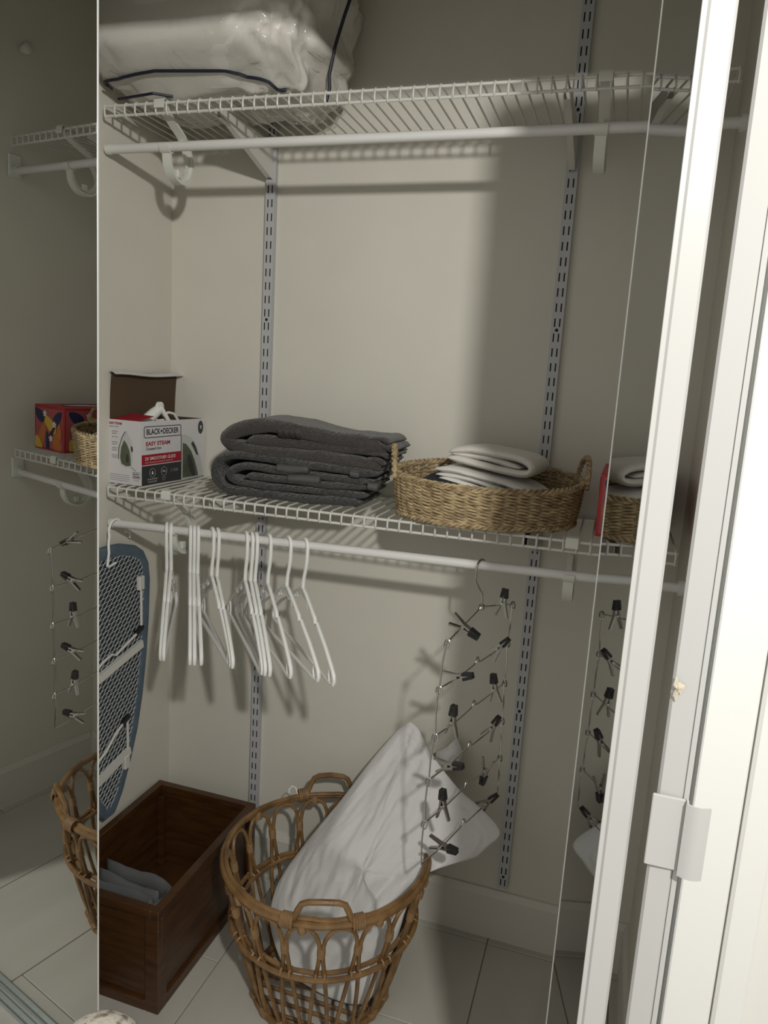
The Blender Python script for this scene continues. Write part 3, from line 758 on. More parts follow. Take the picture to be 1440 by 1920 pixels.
# ------------------------------------------------------------------ folded textiles
def ribbon(path, y0, y1, th, wob=0.004, seed=0.0, ny=14, edge=0.010, wscale=9.0, lift=None, hump=0.0, taper=True):
    """thick folded layer: path in xz swept along y, soft rounded long edges"""
    pts = [V((p[0], 0, p[1])) for p in path]
    # resample with Catmull-Rom
    dense = []
    for i in range(len(pts)-1):
        p0 = pts[max(i-1,0)]; p1 = pts[i]; p2 = pts[i+1]; p3 = pts[min(i+2,len(pts)-1)]
        for k in range(5):
            s = k/5
            dense.append(0.5*((2*p1)+(p2-p0)*s+(2*p0-5*p1+4*p2-p3)*s*s+(3*p1-p0-3*p2+p3)*s**3))
    dense.append(pts[-1]); n = len(dense)
    mb = MB(); prof = []
    for j in range(ny):
        f = j/(ny-1); prof.append(f)
    vs = []
    for i, p in enumerate(dense):
        tg = (dense[min(i+1,n-1)] - dense[max(i-1,0)]).normalized(); nn = V((-tg.z, 0, tg.x))
        e = min(1.0, min(i, n-1-i)/2.0) if taper else 1.0
        ring = []
        m = ny-1
        loop = [(f/m, 1) for f in range(ny)] + [(f/m, -1) for f in range(m, -1, -1)]
        for f, s in loop:
            d = min(f, 1-f)*(y1-y0)
            hh = th/2*(sqrt(max(0.0, 1-(1-min(1, d/edge))**2))*0.85+0.15)*(0.35+0.65*e)
            q = p + nn*(s*hh); q.y = y0 + (y1-y0)*f
            w = fbm((q.x, q.y*0.6, q.z), wscale, seed)*wob
            q.z += w; q.y += fbm((q.x, q.y, q.z*2), wscale*1.3, seed+9)*wob*1.2
            if hump: q.z += hump*fbm((q.x, q.y, 0), 4.0, seed+3)
            ring.append(q)
        vs.append(ring)
    k = len(vs[0])
    allv = [q for r in vs for q in r]
    fs = [(i*k+j, i*k+(j+1) % k, (i+1)*k+(j+1) % k, (i+1)*k+j) for i in range(n-1) for j in range(k)]
    fs.append(tuple(range(k-1, -1, -1))); fs.append(tuple((n-1)*k+j for j in range(k)))
    return mb.add(allv, fs)

zb = ZL + 0.0066
def TS(pts): return [(x*0.92, z*0.88) for x, z in pts]
tw = thing('bath_towel', 'slate grey folded bath towel lying on the wire shelf', 'towel', (-0.530, -0.125, zb), radians(4))
# outer layer: top -> round the left fold -> bottom
ribbon(TS([(0.215,0.088),(0.12,0.090),(0.02,0.094),(-0.08,0.104),(-0.150,0.106),(-0.188,0.090),(-0.202,0.060),(-0.192,0.030),(-0.160,0.013),(-0.08,0.010),(0.02,0.009),(0.12,0.010),(0.175,0.011)]),
       -0.105, 0.095, 0.019, 0.004, 1.0).build('outer_fold', 'terry_grey', tw, True, 180)
ribbon(TS([(0.205,0.066),(0.10,0.069),(0.0,0.073),(-0.09,0.079),(-0.140,0.074),(-0.162,0.055),(-0.140,0.036),(-0.08,0.031),(0.02,0.029),(0.12,0.030),(0.190,0.031)]),
       -0.101, 0.092, 0.017, 0.004, 2.0).build('inner_fold', 'terry_grey', tw, True, 180)
ribbon(TS([(0.200,0.050),(0.1,0.050),(0.0,0.051),(-0.08,0.054),(-0.115,0.054)]), -0.104, 0.09, 0.016, 0.003, 3.0).build('middle_layer', 'terry_grey', tw, True, 180)
for x0, x1, z in ((-0.035,0.045,0.083),(-0.005,0.075,0.060),(0.150,0.172,0.086),(0.195,0.218,0.060)):
    ribbon(TS([(x0,z),((x0+x1)/2,z),(x1,z)]), -0.1062, -0.060, 0.0175, 0.004, 1.0, edge=0.010, taper=False).build('woven_band', 'band_grey', tw, True, 180)

tb = thing('bath_towel', 'charcoal brown folded bath towel on top of the slate grey one', 'towel', (-0.517, -0.120, zb+0.096), radians(3))
ribbon(TS([(0.205,0.052),(0.15,0.058),(0.08,0.054),(0.0,0.066),(-0.07,0.076),(-0.140,0.066),(-0.178,0.052),(-0.190,0.036),(-0.172,0.020),(-0.11,0.010),(-0.02,0.006),(0.08,0.004),(0.16,0.006),(0.205,0.002)]),
       -0.10, 0.090, 0.030, 0.005, 5.0, hump=0.006).build('outer_fold', 'terry_brown', tb, True, 180)
ribbon(TS([(0.215,0.036),(0.14,0.036),(0.06,0.034),(-0.02,0.036),(-0.09,0.036),(-0.135,0.033)]), -0.092, 0.088, 0.026, 0.004, 6.0).build('inner_layer', 'terry_brown', tb, True, 180)
for z, x, th in ((0.060,0.222,0.012),(0.044,0.232,0.014),(0.026,0.224,0.013),(0.010,0.214,0.013)):
    ribbon(TS([(x-0.05,z),(x-0.02,z+0.002),(x,z-0.006)]), -0.094, 0.085, th, 0.004, 7.0+z*100).build('loose_end', 'terry_brown', tb, True, 180)
for x0 in (-0.050,-0.035,-0.020,-0.005):
    ribbon(TS([(x0,0.065-0.1*x0*0.3),(x0+0.008,0.0645),(x0+0.012,0.064)]), -0.1008, 0.02, 0.0306, 0.005, 5.0, hump=0.006, taper=False).build('woven_stripe', 'band_brown', tb, True, 180)

# ------------------------------------------------------------------ oval seagrass tray with handles
BX, BY, BA, BB, BH = -0.098, -0.155, 0.190, 0.142, 0.086
def tray():
    t = thing('woven_tray', 'low oval seagrass tray with two loop handles on the middle shelf', 'basket', (BX, BY, zb), radians(14))
    rows = 12; ns = 48
    def pos(a, h, dr):
        fl = 1.0 + 0.035*h - 0.03*(1-h)**4
        return V(((BA*fl+dr)*cos(a), (BB*fl+dr)*sin(a), 0.006 + h*(BH + 0.012*sin(a))))
    for j in range(rows):
        h = (j+0.4)/rows; ph = (j % 2)*pi
        mb = MB()
        for s in range(2):
            pts = []; rr = []
            m = ns*4
            for i in range(m):
                a = 2*pi*i/m; k = a*ns/2 + ph + s*pi
                pts.append(pos(a, h, 0.0028*sin(k)) + V((0,0,0.0016*cos(k) + 0.0012*noise.noise(V((a*9, j*3.1, s))))))
                rr.append(0.0029*(1+0.25*noise.noise(V((a*14, j*5.0, s*7)))))
            mb.tube(pts, rr, 5, closed=True)
        mb.build('woven_row', 'seagrass', t)
    me = MB().tube([(0,0,0.004),(0,0,0.04),(0,0,0.072)], 0.0026, 6).mesh('stake', 'seagrass')
    for i in range(ns):
        a = 2*pi*(i+0.5)/ns; o = link('stake', me, t); p = pos(a, 0, 0.0); q = pos(a, 1, 0)
        o.location = (p.x, p.y, 0)
    def braid(z, grow, r, turns, name):
        mb = MB()
        for s in range(3):
            pts = []
            m = 420
            for i in range(m):
                a = 2*pi*i/m; k = a*turns + s*2*pi/3
                p = pos(a, z, grow + 0.0040*cos(k)); p.z += 0.0040*sin(k); pts.append(p)
            mb.tube(pts, r, 5, closed=True)
        mb.build(name, 'seagrass', t)
    braid(1.0, 0.0, 0.0036, 30, 'rim_braid'); braid(0.0, 0.0012, 0.0034, 30, 'base_braid')
    mb = MB()
    mb.add([(0,0,0.006)] + [tuple(pos(2*pi*i/48, 0, -0.004) ) for i in range(48)], [(0, 1+i, 1+(i+1) % 48) for i in range(48)])
    mb.build('base', 'seagrass', t, False)
    for sx in (-1, 1):
        mb = MB()
        for s in range(2):
            pts = []
            for i in range(60):
                f = i/59; ang = pi*f
                c = V((sx*(BA*1.03 + 0.006*sin(ang)), (-0.048*cos(ang)), 0.006+BH*0.86 + 0.062*sin(ang)**0.8))
                k = f*2*pi*8 + s*pi
                pts.append(c + V((cos(k)*0.003, 0, sin(k)*0.003)))
            mb.tube(pts, 0.0037, 6)
        mb.build('handle', 'seagrass', t)
tray()
zi = zb + 0.012
nv = thing('navy_cloth', 'dark navy folded cloth beneath the white towels in the tray', 'cloth', (BX-0.045, BY-0.005, zi))
ribbon([(0.085,0.030),(0.02,0.044),(-0.05,0.058),(-0.088,0.054),(-0.098,0.034),(-0.085,0.016),(-0.02,0.012),(0.085,0.012)], -0.085, 0.075, 0.024, 0.004, 11.0).build('outer_fold', 'navy', nv, True, 180)
ribbon([(0.09,0.026),(0.0,0.030),(-0.066,0.036)], -0.082, 0.072, 0.020, 0.004, 12.0).build('inner_fold', 'navy', nv, True, 180)
w1 = thing('hand_towel', 'white folded hand towel, lower one in the woven tray', 'towel', (BX+0.012, BY+0.018, zi+0.036), radians(-10))
ribbon([(-0.112,0.050),(-0.06,0.050),(0.0,0.042),(0.05,0.034),(0.088,0.022),(0.104,0.010),(0.098,-0.006),(0.06,-0.002),(0.0,0.014),(-0.05,0.026),(-0.100,0.032)], -0.072, 0.062, 0.012, 0.003, 13.0).build('outer_fold', 'terry_white', w1, True, 180)
ribbon([(-0.108,0.041),(-0.04,0.037),(0.03,0.024),(0.082,0.008)], -0.070, 0.060, 0.011, 0.002, 14.0).build('inner_layer', 'terry_white', w1, True, 180)
ribbon([(-0.098,0.022),(-0.05,0.018),(0.0,0.006),(0.05,-0.012)], -0.066, 0.060, 0.008, 0.002, 15.0).build('loose_layer', 'terry_white', w1, True, 180)
w2 = thing('hand_towel', 'cream folded hand towel, topmost in the woven tray', 'towel', (BX+0.018, BY+0.034, zi+0.089), radians(-9))
ribbon([(-0.092,0.036),(-0.04,0.044),(0.02,0.038),(0.068,0.030),(0.086,0.018),(0.076,0.004),(0.03,0.006),(-0.03,0.016),(-0.096,0.024)], -0.072, 0.058, 0.014, 0.003, 16.0).build('outer_fold', 'terry_cream', w2, True, 180)
ribbon([(-0.090,0.031),(-0.02,0.029),(0.062,0.017)], -0.066, 0.055, 0.012, 0.002, 17.0).build('inner_layer', 'terry_cream', w2, True, 180)

# ------------------------------------------------------------------ floral tissue carton
def tissue_box():
    W, D, H = 0.135, 0.205, 0.125
    t = thing('tissue_box', 'red floral tissue carton at the right end of the middle shelf', 'tissue box', (0.131, -0.215, zb), radians(-1))
    MB().bbox(0, W, 0, D, 0, H, 0.0012).build('carton', 'red_box', t, False)
    MB().tube([(W/2+0.028*cos(2*pi*k/24), D/2+0.06*sin(2*pi*k/24), H+0.0004) for k in range(24)], 0.0012, 5, closed=True).build('opening_rim', 'fl_navy', t)
    MB().add([(W/2+0.027*cos(2*pi*k/24), D/2+0.059*sin(2*pi*k/24), H+0.0004) for k in range(24)], [tuple(range(24))]).build('opening', 'fl_white', t, False)
    rnd = random.Random(5)
    def face(o, u, v, n, w, h):
        o, u, v, n = V(o), V(u), V(v), V(n)
        def put(poly, m, lay): MB().prism(poly, o + n*(0.0002*lay), u, v, n*0.0002).build('printed_flower' if m == 'fl_white' else 'printed_leaf', m, t, False)
        def leaf(cx, cy, L, wd, ang, m, lay):
            p = []
            for k in range(14):
                f = k/13*2*pi; x = L*cos(f)*0.5; y = wd*sin(f)*0.5*(1-0.35*cos(f))
                p.append((min(w-0.004, max(0.004, cx + x*cos(ang)-y*sin(ang))), min(h-0.004, max(0.004, cy + x*sin(ang)+y*cos(ang)))))
            put(p, m, lay)
        put([(0.006,0.006),(w-0.006,0.006),(w-0.006,h-0.008),(0.006,h-0.008)], 'fl_pink', 0)
        k = 0
        for cx, cy, L, wd, ang, m in ((0.25,0.2,0.07,0.035,1.3,'fl_orange'),(0.75,0.3,0.09,0.03,1.9,'fl_orange'),(0.5,0.62,0.08,0.03,0.7,'fl_yellow'),(0.2,0.75,0.05,0.028,2.3,'fl_navy'),
                                      (0.82,0.78,0.055,0.03,0.6,'fl_navy'),(0.55,0.2,0.06,0.014,1.5,'fl_navy'),(0.4,0.4,0.06,0.013,2.2,'fl_navy'),(0.86,0.12,0.05,0.03,1.2,'fl_yellow'),(0.14,0.45,0.05,0.02,1.6,'fl_orange')):
            k += 1; leaf(cx*w, cy*h, L, wd, ang, m, 1+k)
        for cx, cy in ((0.3,0.6),(0.62,0.82),(0.42,0.28)):
            for q in range(5):
                a = q*2*pi/5+0.3; leaf(cx*w+0.0055*cos(a), cy*h+0.0055*sin(a), 0.0085, 0.0065, a, 'fl_white', 12)
            leaf(cx*w, cy*h, 0.004, 0.004, 0, 'fl_yellow', 13)
    face((0,D,0), (0,-1,0), (0,0,1), (-1,0,0), D, H)
    face((0,0,0), (1,0,0), (0,0,1), (0,-1,0), W, H)
tissue_box()

# ------------------------------------------------------------------ tiered clip hanger
def clip_rack():
    t = thing('clip_hanger', 'chrome six-tier skirt hanger with black-tipped clips on the lower rod', 'clip hanger', (-0.078, -0.245, rod_z(-0.078)))
    zr = t.location.z
    vx, vy = 0.040, 0.163                       # half bar: right end goes back
    wr = 0.00165
    hk = [(-0.0,-0.0,0)]
    hk = []
    ctr = V((0.004, 0, 0.955 - zr))
    R = 0.019; top = 0.0097 + 0.0021
    for k in range(14):
        a = radians(10 + 190*k/13)
        hk.append((0.006*cos(a)-0.004, R*cos(a), top - R + R*sin(a)))
    hk += [(-0.010,-0.0175,-0.030),(-0.004,-0.010,-0.044),(0.003,-0.003,-0.058),(0.004,0,-0.072)] + [tuple(ctr)]
    MB().tube(hk, 0.0021, 8).build('hook', 'chrome', t)
    MB().bbox(ctr.x-0.006, ctr.x+0.006, -0.006, 0.006, ctr.z-0.006, ctr.z+0.005, 0.002).build('hook_ferrule', 'chromeclip', t, False)
    tiersL = [0.929,0.835,0.738,0.645,0.553,0.461]
    tiersR = [0.921,0.829,0.733,0.640,0.548,0.458]
    dxL = [-0.028,-0.037,-0.038,-0.044,-0.046,-0.047]
    dxR = [0.048,0.044,0.046,0.048,0.051,0.053]
    angs = [(172+0, 90), (205, 48), (100, 95), (200, 68), (98, 262), (186, 52)]
    angL = [-24, 20, 88, 16, 95, 4]
    angR = [86, 52, 100, 66, 262, 50]
    def ringpt(side, i):
        return V((dxL[i] if side < 0 else dxR[i], side*vy, (tiersL if side < 0 else tiersR)[i] - zr))
    def clip(c, ang, bar, k):
        # local frame: bar direction b; clip lies in plane perpendicular to the bar
        b = bar.normalized(); up = V((0,0,1)); e = (up.cross(b)).normalized()*-1
        if e.x < 0: e = -e
        L = e*cos(radians(ang)) + up*sin(radians(ang)); N = b.cross(L).normalized()
        ce = empty('clip'); ce.parent = t
        def P(l, n, w=0): return c + L*(l*1.22) + N*(n*1.2) + b*w
        for s in (-1, 1):
            pts = [P(0.026, s*0.0022), P(0.010, s*0.0030), P(0.0, s*0.0042), P(-0.008, s*0.0070), P(-0.022, s*0.0115)]
            MB().strap(pts, [0.0105,0.0105,0.010,0.009,0.0075], 0.0040, b).build('clip_jaw', 'chromeclip', ce)
            MB().strap([P(0.031, s*0.0021), P(0.018, s*0.0036), P(0.013, s*0.0040)], [0.0125,0.0130,0.0125], 0.0058, b).build('rubber_tip', 'rubber', ce)
        MB().tube([P(0.001,0,-0.006), P(0.001,0,0.006)], 0.0034, 10).build('clip_spring', 'chrome', ce)
    for i in range(6):
        A = ringpt(-1, i); B = ringpt(1, i); mid = (A+B)/2
        if i == 0: mid = ctr.copy()
        pts = [A]
        if i == 0:
            pts += [A.lerp(mid, 0.5), mid, mid.lerp(B, 0.5), B]
        else:
            ax = (B-A).normalized()
            pts += [A.lerp(mid, 0.5)+V((0,0,-0.004)), mid - ax*0.018, mid - ax*0.006 + V((0,0,0.002)), mid - ax*0.002 + V((0,0,0.010)), mid + ax*0.003 + V((0,0,0.014)), mid + ax*0.008 + V((0,0,0.010)), mid + ax*0.011 + V((0,0,0.001)), mid + ax*0.020 + V((0,0,-0.001)), mid.lerp(B, 0.5)+V((0,0,-0.002)), B]
        MB().tube(pts, wr, 6).build('tier_bar', 'chrome', t)
        # rings at the ends
        for side, E in ((-1, A), (1, B)):
            if i == 5: continue
            ri = [E + V((0.0062*cos(radians(q))*0.8, side*0.002 + 0.002*sin(radians(q)), -0.004 + 0.0085*sin(radians(q)))) for q in range(-100, 230, 24)]
            MB().tube(ri, wr, 6).build('link_ring', 'chrome', t)
        if i < 5:
            for side in (-1, 1):
                a = ringpt(side, i) + V((-0.002,0,0.001)); b2 = ringpt(side, i+1)
                MB().tube([a, a.lerp(b2, 0.5)+V((0.002*side,0,0)), b2 + V((0.0,0,0.004)), b2], wr, 6).build('side_link', 'chrome', t)
        bar = (B-A)
        fL, fR = 0.22, 0.77
        q = A.lerp(mid, 0.42) if True else None
        clip(A.lerp(mid, 0.42 if i != 5 else 0.46), angL[i], (mid-A), i)
        clip(mid.lerp(B, 0.66 if i != 4 else 0.56), angR[i], (B-mid), i)
clip_rack()

# ------------------------------------------------------------------ wooden crate and grey linen
def crate():
    X0, X1, Y0, Y1, H = -0.971, -0.668, -0.498, -0.052, 0.254
    t = thing('wooden_crate', 'dark brown open wooden crate on the floor at the left', 'crate', ((X0+X1)/2, (Y0+Y1)/2, 0))
    hx, hy = (X1-X0)/2, (Y1-Y0)/2
    w = 0.016
    # bottom
    MB().box(-hx+0.006, hx-0.006, -hy+0.006, hy-0.006, 0.004, 0.014).build('bottom_board', 'wood', t, False)
    # side panels (recessed)
    for s in (-1, 1):
        MB().box(s*(hx-0.012)-0.004, s*(hx-0.012)+0.004, -hy+0.012, hy-0.012, 0.014, H-0.010).build('side_panel', 'wood', t, False)
        MB().box(-hx+0.012, hx-0.012, s*(hy-0.012)-0.004, s*(hy-0.012)+0.004, 0.014, H-0.010).build('end_panel', 'wood', t, False)
        # top rails and bottom rails, proud of the panels
        MB().bbox(s*hx-(0.020 if s > 0 else 0), s*hx+(0.020 if s < 0 else 0), -hy, hy, H-0.022, H, 0.0015).build('top_rail', 'wood', t, False)
        MB().bbox(-hx+0.020, hx-0.020, s*hy-(0.020 if s > 0 else 0), s*hy+(0.020 if s < 0 else 0), H-0.022, H, 0.0015).build('top_rail', 'wood', t, False)
        MB().bbox(s*hx-(0.014 if s > 0 else 0.0), s*hx+(0.014 if s < 0 else 0.0), -hy+0.034, hy-0.034, 0.0, 0.026, 0.0015).build('bottom_rail', 'wood', t, False)
        MB().bbox(-hx+0.034, hx-0.034, s*hy-(0.014 if s > 0 else 0), s*hy+(0.014 if s < 0 else 0), 0.0, 0.026, 0.0015).build('bottom_rail', 'wood', t, False)
        for q in (-1, 1):
            a = (s*hx, s*(hx-0.034)); b = (q*hy, q*(hy-0.034))
            MB().bbox(min(a), max(a), q*hy-(0.014 if q > 0 else 0), q*hy+(0.014 if q < 0 else 0), 0, H-0.022, 0.0015).build('corner_stile', 'wood', t, False)
            MB().bbox(s*hx-(0.014 if s > 0 else 0), s*hx+(0.014 if s < 0 else 0), min(b)+(0.014 if q < 0 else 0), max(b)-(0.014 if q > 0 else 0), 0, H-0.022, 0.0015).build('corner_stile', 'wood', t, False)
            MB().bbox(s*(hx-0.026)-0.009, s*(hx-0.026)+0.009, q*(hy-0.026)-0.009, q*(hy-0.026)+0.009, 0.014, H-0.030, 0.001).build('inner_post', 'wood', t, False)
crate()
gs = thing('grey_linen', 'folded grey bed linen standing inside the wooden crate', 'linen', (-0.830, -0.395, 0.015))
gs.rotation_euler = (radians(90), 0, radians(-5))
# layers stand side by side; path is (x, -y), height runs up
ribbon([(-0.105,0.066),(0.0,0.068),(0.07,0.064),(0.098,0.045),(0.104,0.0),(0.098,-0.042),(0.06,-0.058),(0.0,-0.060),(-0.105,-0.058)], 0.0, 0.186, 0.022, 0.006, 22, edge=0.014).build('outer_fold', 'grey_sheet', gs, True, 180)
ribbon([(-0.105,0.040),(0.0,0.040),(0.055,0.034),(0.076,0.014),(0.066,-0.004),(0.0,-0.006),(-0.105,-0.002)], 0.0, 0.176, 0.020, 0.006, 23, edge=0.012).build('inner_fold', 'grey_sheet', gs, True, 180)
ribbon([(-0.105,0.018),(0,0.017),(0.05,0.014)], 0.0, 0.166, 0.018, 0.005, 24, edge=0.010).build('inner_layer', 'grey_sheet', gs, True, 180)
ribbon([(-0.105,-0.030),(0,-0.032),(0.072,-0.030)], 0.0, 0.172, 0.026, 0.006, 25, edge=0.012).build('inner_layer', 'grey_sheet', gs, True, 180)

# ------------------------------------------------------------------ rattan basket
RC = V((-0.370, -0.287, 0.0)); RH = 0.345; RT, RB = 0.230, 0.142
def rr_at(z):
    f = max(0.0, min(1.0, z/RH)); return RB + (RT-RB)*f**0.7
def rattan():
    t = thing('rattan_basket', 'open rattan laundry basket of looped canes with two handles', 'basket', RC)
    n = 18
    def cyl(a, z, dr=0.0): r = rr_at(z)+dr; return V((r*cos(a), r*sin(a), z))
    step = 2*pi/n
    # one arch cane: from the base centre up, out to the neighbour, over the top and back
    def arch(a0):
        pts = []
        prof = [(0.10,0.006),(0.14,0.03),(0.20,0.08),(0.28,0.14),(0.36,0.195),(0.43,0.240),(0.463,0.268),(0.455,0.285),(0.41,0.304),(0.33,0.319),(0.22,0.329),(0.08,0.3335),(0,0.334)]
        for f, z in prof: pts.append(cyl(a0 - f*step, z, -0.001))
        for f, z in prof[-2::-1]: pts.append(cyl(a0 + f*step, z, -0.001))
        return pts
    am = MB().tube(arch(0), 0.0046, 7).mesh('arch_cane', 'rattan')
    wm = MB()
    for k in range(4): pass
    wm = MB().tube([cyl(step/2, z, -0.0005) for z in (0.262,0.269,0.276,0.283)], [0.0084,0.0088,0.0088,0.0084], 10).mesh('binding', 'rattan_wrap')
    wm2 = MB().tube([cyl(0, z, 0.0) for z in (0.324,0.334,0.344)], [0.0092,0.0098,0.0092], 10).mesh('binding', 'rattan_wrap')
    wm3 = MB().tube([cyl(0.0, z, 0.0) for z in (0.006,0.016,0.026)], [0.012,0.0125,0.0115], 10).mesh('binding', 'rattan_wrap')
    for i in range(n):
        for me, nm in ((am,'arch_cane'),(wm,'binding')):
            o = link(nm, me, t); o.rotation_euler = (0,0,i*step)
        if i % 2 == 0:
            o = link('binding', wm2, t); o.rotation_euler = (0,0,i*step)
        o = link('binding', wm3, t); o.rotation_euler = (0,0,i*step)
    def ring(z, r, dr, name, wob=0.0):
        MB().tube([cyl(2*pi*k/96, z + wob*noise.noise(V((k*0.4, z*50, 0))), dr) for k in range(96)], r, 8, closed=True).build(name, 'rattan', t)
    ring(RH-0.002, 0.0076, 0.0, 'rim_hoop', 0.003); ring(RH+0.006, 0.0052, -0.006, 'rim_hoop', 0.003)
    ring(0.204, 0.0058, 0.0085, 'middle_hoop', 0.003); ring(0.206, 0.0050, -0.0095, 'middle_hoop', 0.003)
    ring(0.012, 0.0070, 0.004, 'base_hoop'); ring(0.010, 0.0060, -0.010, 'base_hoop')
    # lashing on the middle hoop
    lm = MB()
    for i in range(n):
        for s in (-1, 1):
            pass
    lash = MB().tube([cyl(0.0, 0.205, 0.0) + V((0.012*cos(2*pi*k/10), 0, 0.009*sin(2*pi*k/10))) for k in range(10)], 0.0026, 5, closed=True).mesh('lashing', 'rattan_wrap')
    for i in range(n):
        for s in (-1, 1):
            o = link('lashing', lash, t); o.rotation_euler = (0,0,i*step + s*0.375*step)
    # base
    for k in range(9):
        y = -0.12 + 0.03*k; hw = sqrt(max(0.001, (RB-0.004)**2 - y*y))
        MB().tube([(-hw, y, 0.008), (hw, y, 0.008)], 0.0045, 6).build('base_cane', 'rattan', t)
    MB().tube([(-0.150,0.172,0.350),(-0.158,0.176,0.366),(-0.166,0.172,0.372),(-0.172,0.166,0.364),(-0.170,0.164,0.354)], 0.0016, 6).build('hang_tag_loop', 'plast', t)
    # handles front and back
    for a in (radians(-70), radians(110)):
        pts = []
        for f, z in ((-0.36,0.349),(-0.29,0.351),(-0.245,0.357),(-0.215,0.376),(-0.185,0.390),(-0.13,0.396),(0,0.398),(0.13,0.396),(0.185,0.390),(0.215,0.376),(0.245,0.357),(0.29,0.351),(0.36,0.349)):
            r = RT+0.002; pts.append(V((r*cos(a+f), r*sin(a+f), z)))
        MB().tube(pts, 0.0064, 8).build('handle', 'rattan', t)
        for s in (-1, 1):
            for q in range(5):
                f = s*(0.262+0.022*q); c = V((RT*cos(a+f), RT*sin(a+f), 0.347)); ta = V((-sin(a+f), cos(a+f), 0)); ra = V((cos(a+f), sin(a+f), 0))
                MB().tube([c + ra*(0.0125*cos(2*pi*k/12)) + V((0,0,0.0150*sin(2*pi*k/12))) + ta*0.001*k/12 for k in range(12)], 0.0027, 5, closed=True).build('handle_wrap', 'rattan_wrap', t)
rattan()

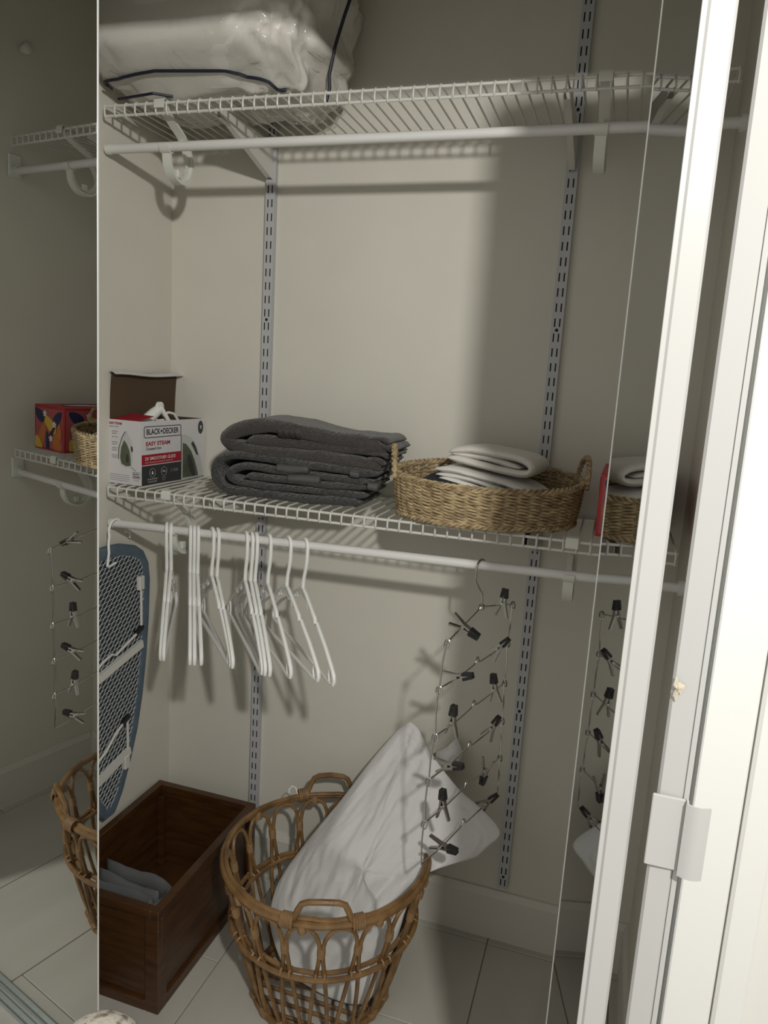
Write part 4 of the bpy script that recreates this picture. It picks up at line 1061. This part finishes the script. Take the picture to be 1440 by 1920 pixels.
# ------------------------------------------------------------------ pillow standing in the basket
def pillow():
    o0 = V((-0.37, -0.287, 0.0))
    t = thing('pillow', 'white bed pillow standing on end in the rattan basket', 'pillow', o0)
    out = [(-0.271,-0.054,0.567),(-0.333,-0.09,0.483),(-0.395,-0.136,0.379),(-0.468,-0.186,0.268),(-0.515,-0.223,0.181),(-0.520,-0.257,0.113),(-0.490,-0.288,0.065),(-0.445,-0.315,0.035),(-0.385,-0.33,0.024),(-0.314,-0.34,0.022),(-0.255,-0.34,0.03),(-0.205,-0.325,0.06),(-0.184,-0.292,0.128),(-0.167,-0.262,0.191),(-0.128,-0.232,0.262),(-0.072,-0.208,0.325),(-0.026,-0.183,0.378),(-0.001,-0.166,0.412),(-0.045,-0.145,0.443),(-0.111,-0.123,0.471),(-0.175,-0.093,0.513),(-0.214,-0.07,0.549),(-0.242,-0.056,0.572)]
    out = [V(p) for p in out]; n = len(out)
    def edge(f):
        x = f*n; i = int(x) % n; s = x - int(x)
        p0, p1, p2, p3 = out[i-1], out[i], out[(i+1) % n], out[(i+2) % n]
        return 0.5*((2*p1)+(p2-p0)*s+(2*p0-5*p1+4*p2-p3)*s*s+(3*p1-p0-3*p2+p3)*s**3)
    ctr = V((-0.275,-0.205,0.275)); N0 = V((-0.12,-1.0,0.52)).normalized()
    ax = V((0.22,0.17,0.40)).normalized(); sd = ax.cross(N0).normalized()
    def P(f, r, side):
        e = edge(f); p = ctr.lerp(e, r)
        d = p - ctr; al = d.dot(ax); ac = d.dot(sd)
        th = (0.088 if side > 0 else 0.07)*(1 - r**3.2)**0.62
        th *= 1.0 - 0.38*max(0.0, al)/0.33
        L = (e-ctr).length; th *= 1 - (1-min(1.0, 0.17/L)**2.0)*min(1.0, r*1.3)
        k = min(1.0, (1-r)*9)
        wr = 0.0075*fbm((ac*22, al*4.5, side*3.0), 1.0, 3) + 0.005*fbm((ac*60 + al*14, al*12, side), 1.0, 8)
        wr += 0.010*math.exp(-((al-0.30)/0.06)**2)*fbm((ac*40, al*70, side), 1.0, 14)
        wr -= 0.012*math.exp(-((ac-0.055-0.10*al)/0.016)**2)*max(0.0, min(1.0, (0.16-al)/0.12))
        wr -= 0.009*math.exp(-((ac+0.02)/0.014)**2)*max(0.0, min(1.0, (0.10-al)/0.12))
        q = p + N0*(side*(th + wr*k))
        z = q.z
        if z < RH + 0.01:
            h = V((q.x, q.y, 0)) - V((RC.x, RC.y, 0)); lim = rr_at(max(z, 0)) - 0.020
            over = max(0.0, min(1.0, (RH+0.01-z)/0.05))
            if h.length > lim:
                g = h*(lim/h.length); q.x += (RC.x+g.x-q.x)*over; q.y += (RC.y+g.y-q.y)*over
        q.z = max(q.z, 0.020); q.y = min(q.y, -0.006)
        return q - o0
    mb = MB()
    for sd_ in (1, -1): mb.grid(lambda u, v: P(u, (1 - (1-v)**1.5) if v < 1 else 1.0, sd_), 130, 44, cu=True)
    o = mb.build('pillow_body', 'cotton', t, True, 180)
    bm = bmesh.new(); bm.from_mesh(o.data); bmesh.ops.remove_doubles(bm, verts=bm.verts, dist=0.0006); bmesh.ops.recalc_face_normals(bm, faces=bm.faces)
    for f in bm.faces: f.smooth = True
    bm.to_mesh(o.data); bm.free()
    fp = [V((-0.190,-0.030,0.500)), V((-0.165,-0.028,0.515)), V((-0.142,-0.030,0.548)), V((-0.122,-0.034,0.512)), V((-0.135,-0.045,0.470)), V((-0.185,-0.050,0.455))]
    m = len(fp); c = sum(fp, V())/m + V((0,-0.008,0))
    MB().add([p - o0 for p in fp] + [c - o0] + [p - o0 + V((0,0.006,0)) for p in fp], [(i, (i+1) % m, m) for i in range(m)] + [tuple(2*m-i for i in range(m))] + [(i, m+1+i, m+1+(i+1) % m, (i+1) % m) for i in range(m)]).build('case_corner', 'cotton', t, True, 180)
pillow()

# ------------------------------------------------------------------ speckled stool seat at the very bottom edge
pf = thing('padded_stool', 'speckled cream padded stool top at the bottom left edge', 'stool', (-0.372, -1.055, -0.0))
def pfn(u, v):
    a = 2*pi*u; b = pi*(v-0.5); e = 0.8
    cb = abs(cos(b))**e; sb = math.copysign(abs(sin(b))**e, sin(b))
    w = 1 + 0.02*noise.noise(V((cos(a)*3, sin(a)*3, v*4)))
    return V((0.058*cb*cos(a)*w, 0.058*cb*sin(a)*w, 0.545 + 0.058*sb))
MB().grid(pfn, 48, 40, cu=True).build('seat_pad', 'pouf', pf)
MB().tube([(0,0,0.505),(0,0,0.490)], 0.052, 24).build('seat_board', 'wood', pf)
for k in range(4):
    a = pi/4 + k*pi/2
    MB().tube([(0.040*cos(a),0.040*sin(a),0.495),(0.085*cos(a),0.085*sin(a),0.0)], [0.010,0.007], 10).build('leg', 'wood', pf)
MB().tube([(0.066*cos(2*pi*k/24),0.066*sin(2*pi*k/24),0.20) for k in range(24)], 0.005, 6, closed=True).build('foot_ring', 'wood', pf)
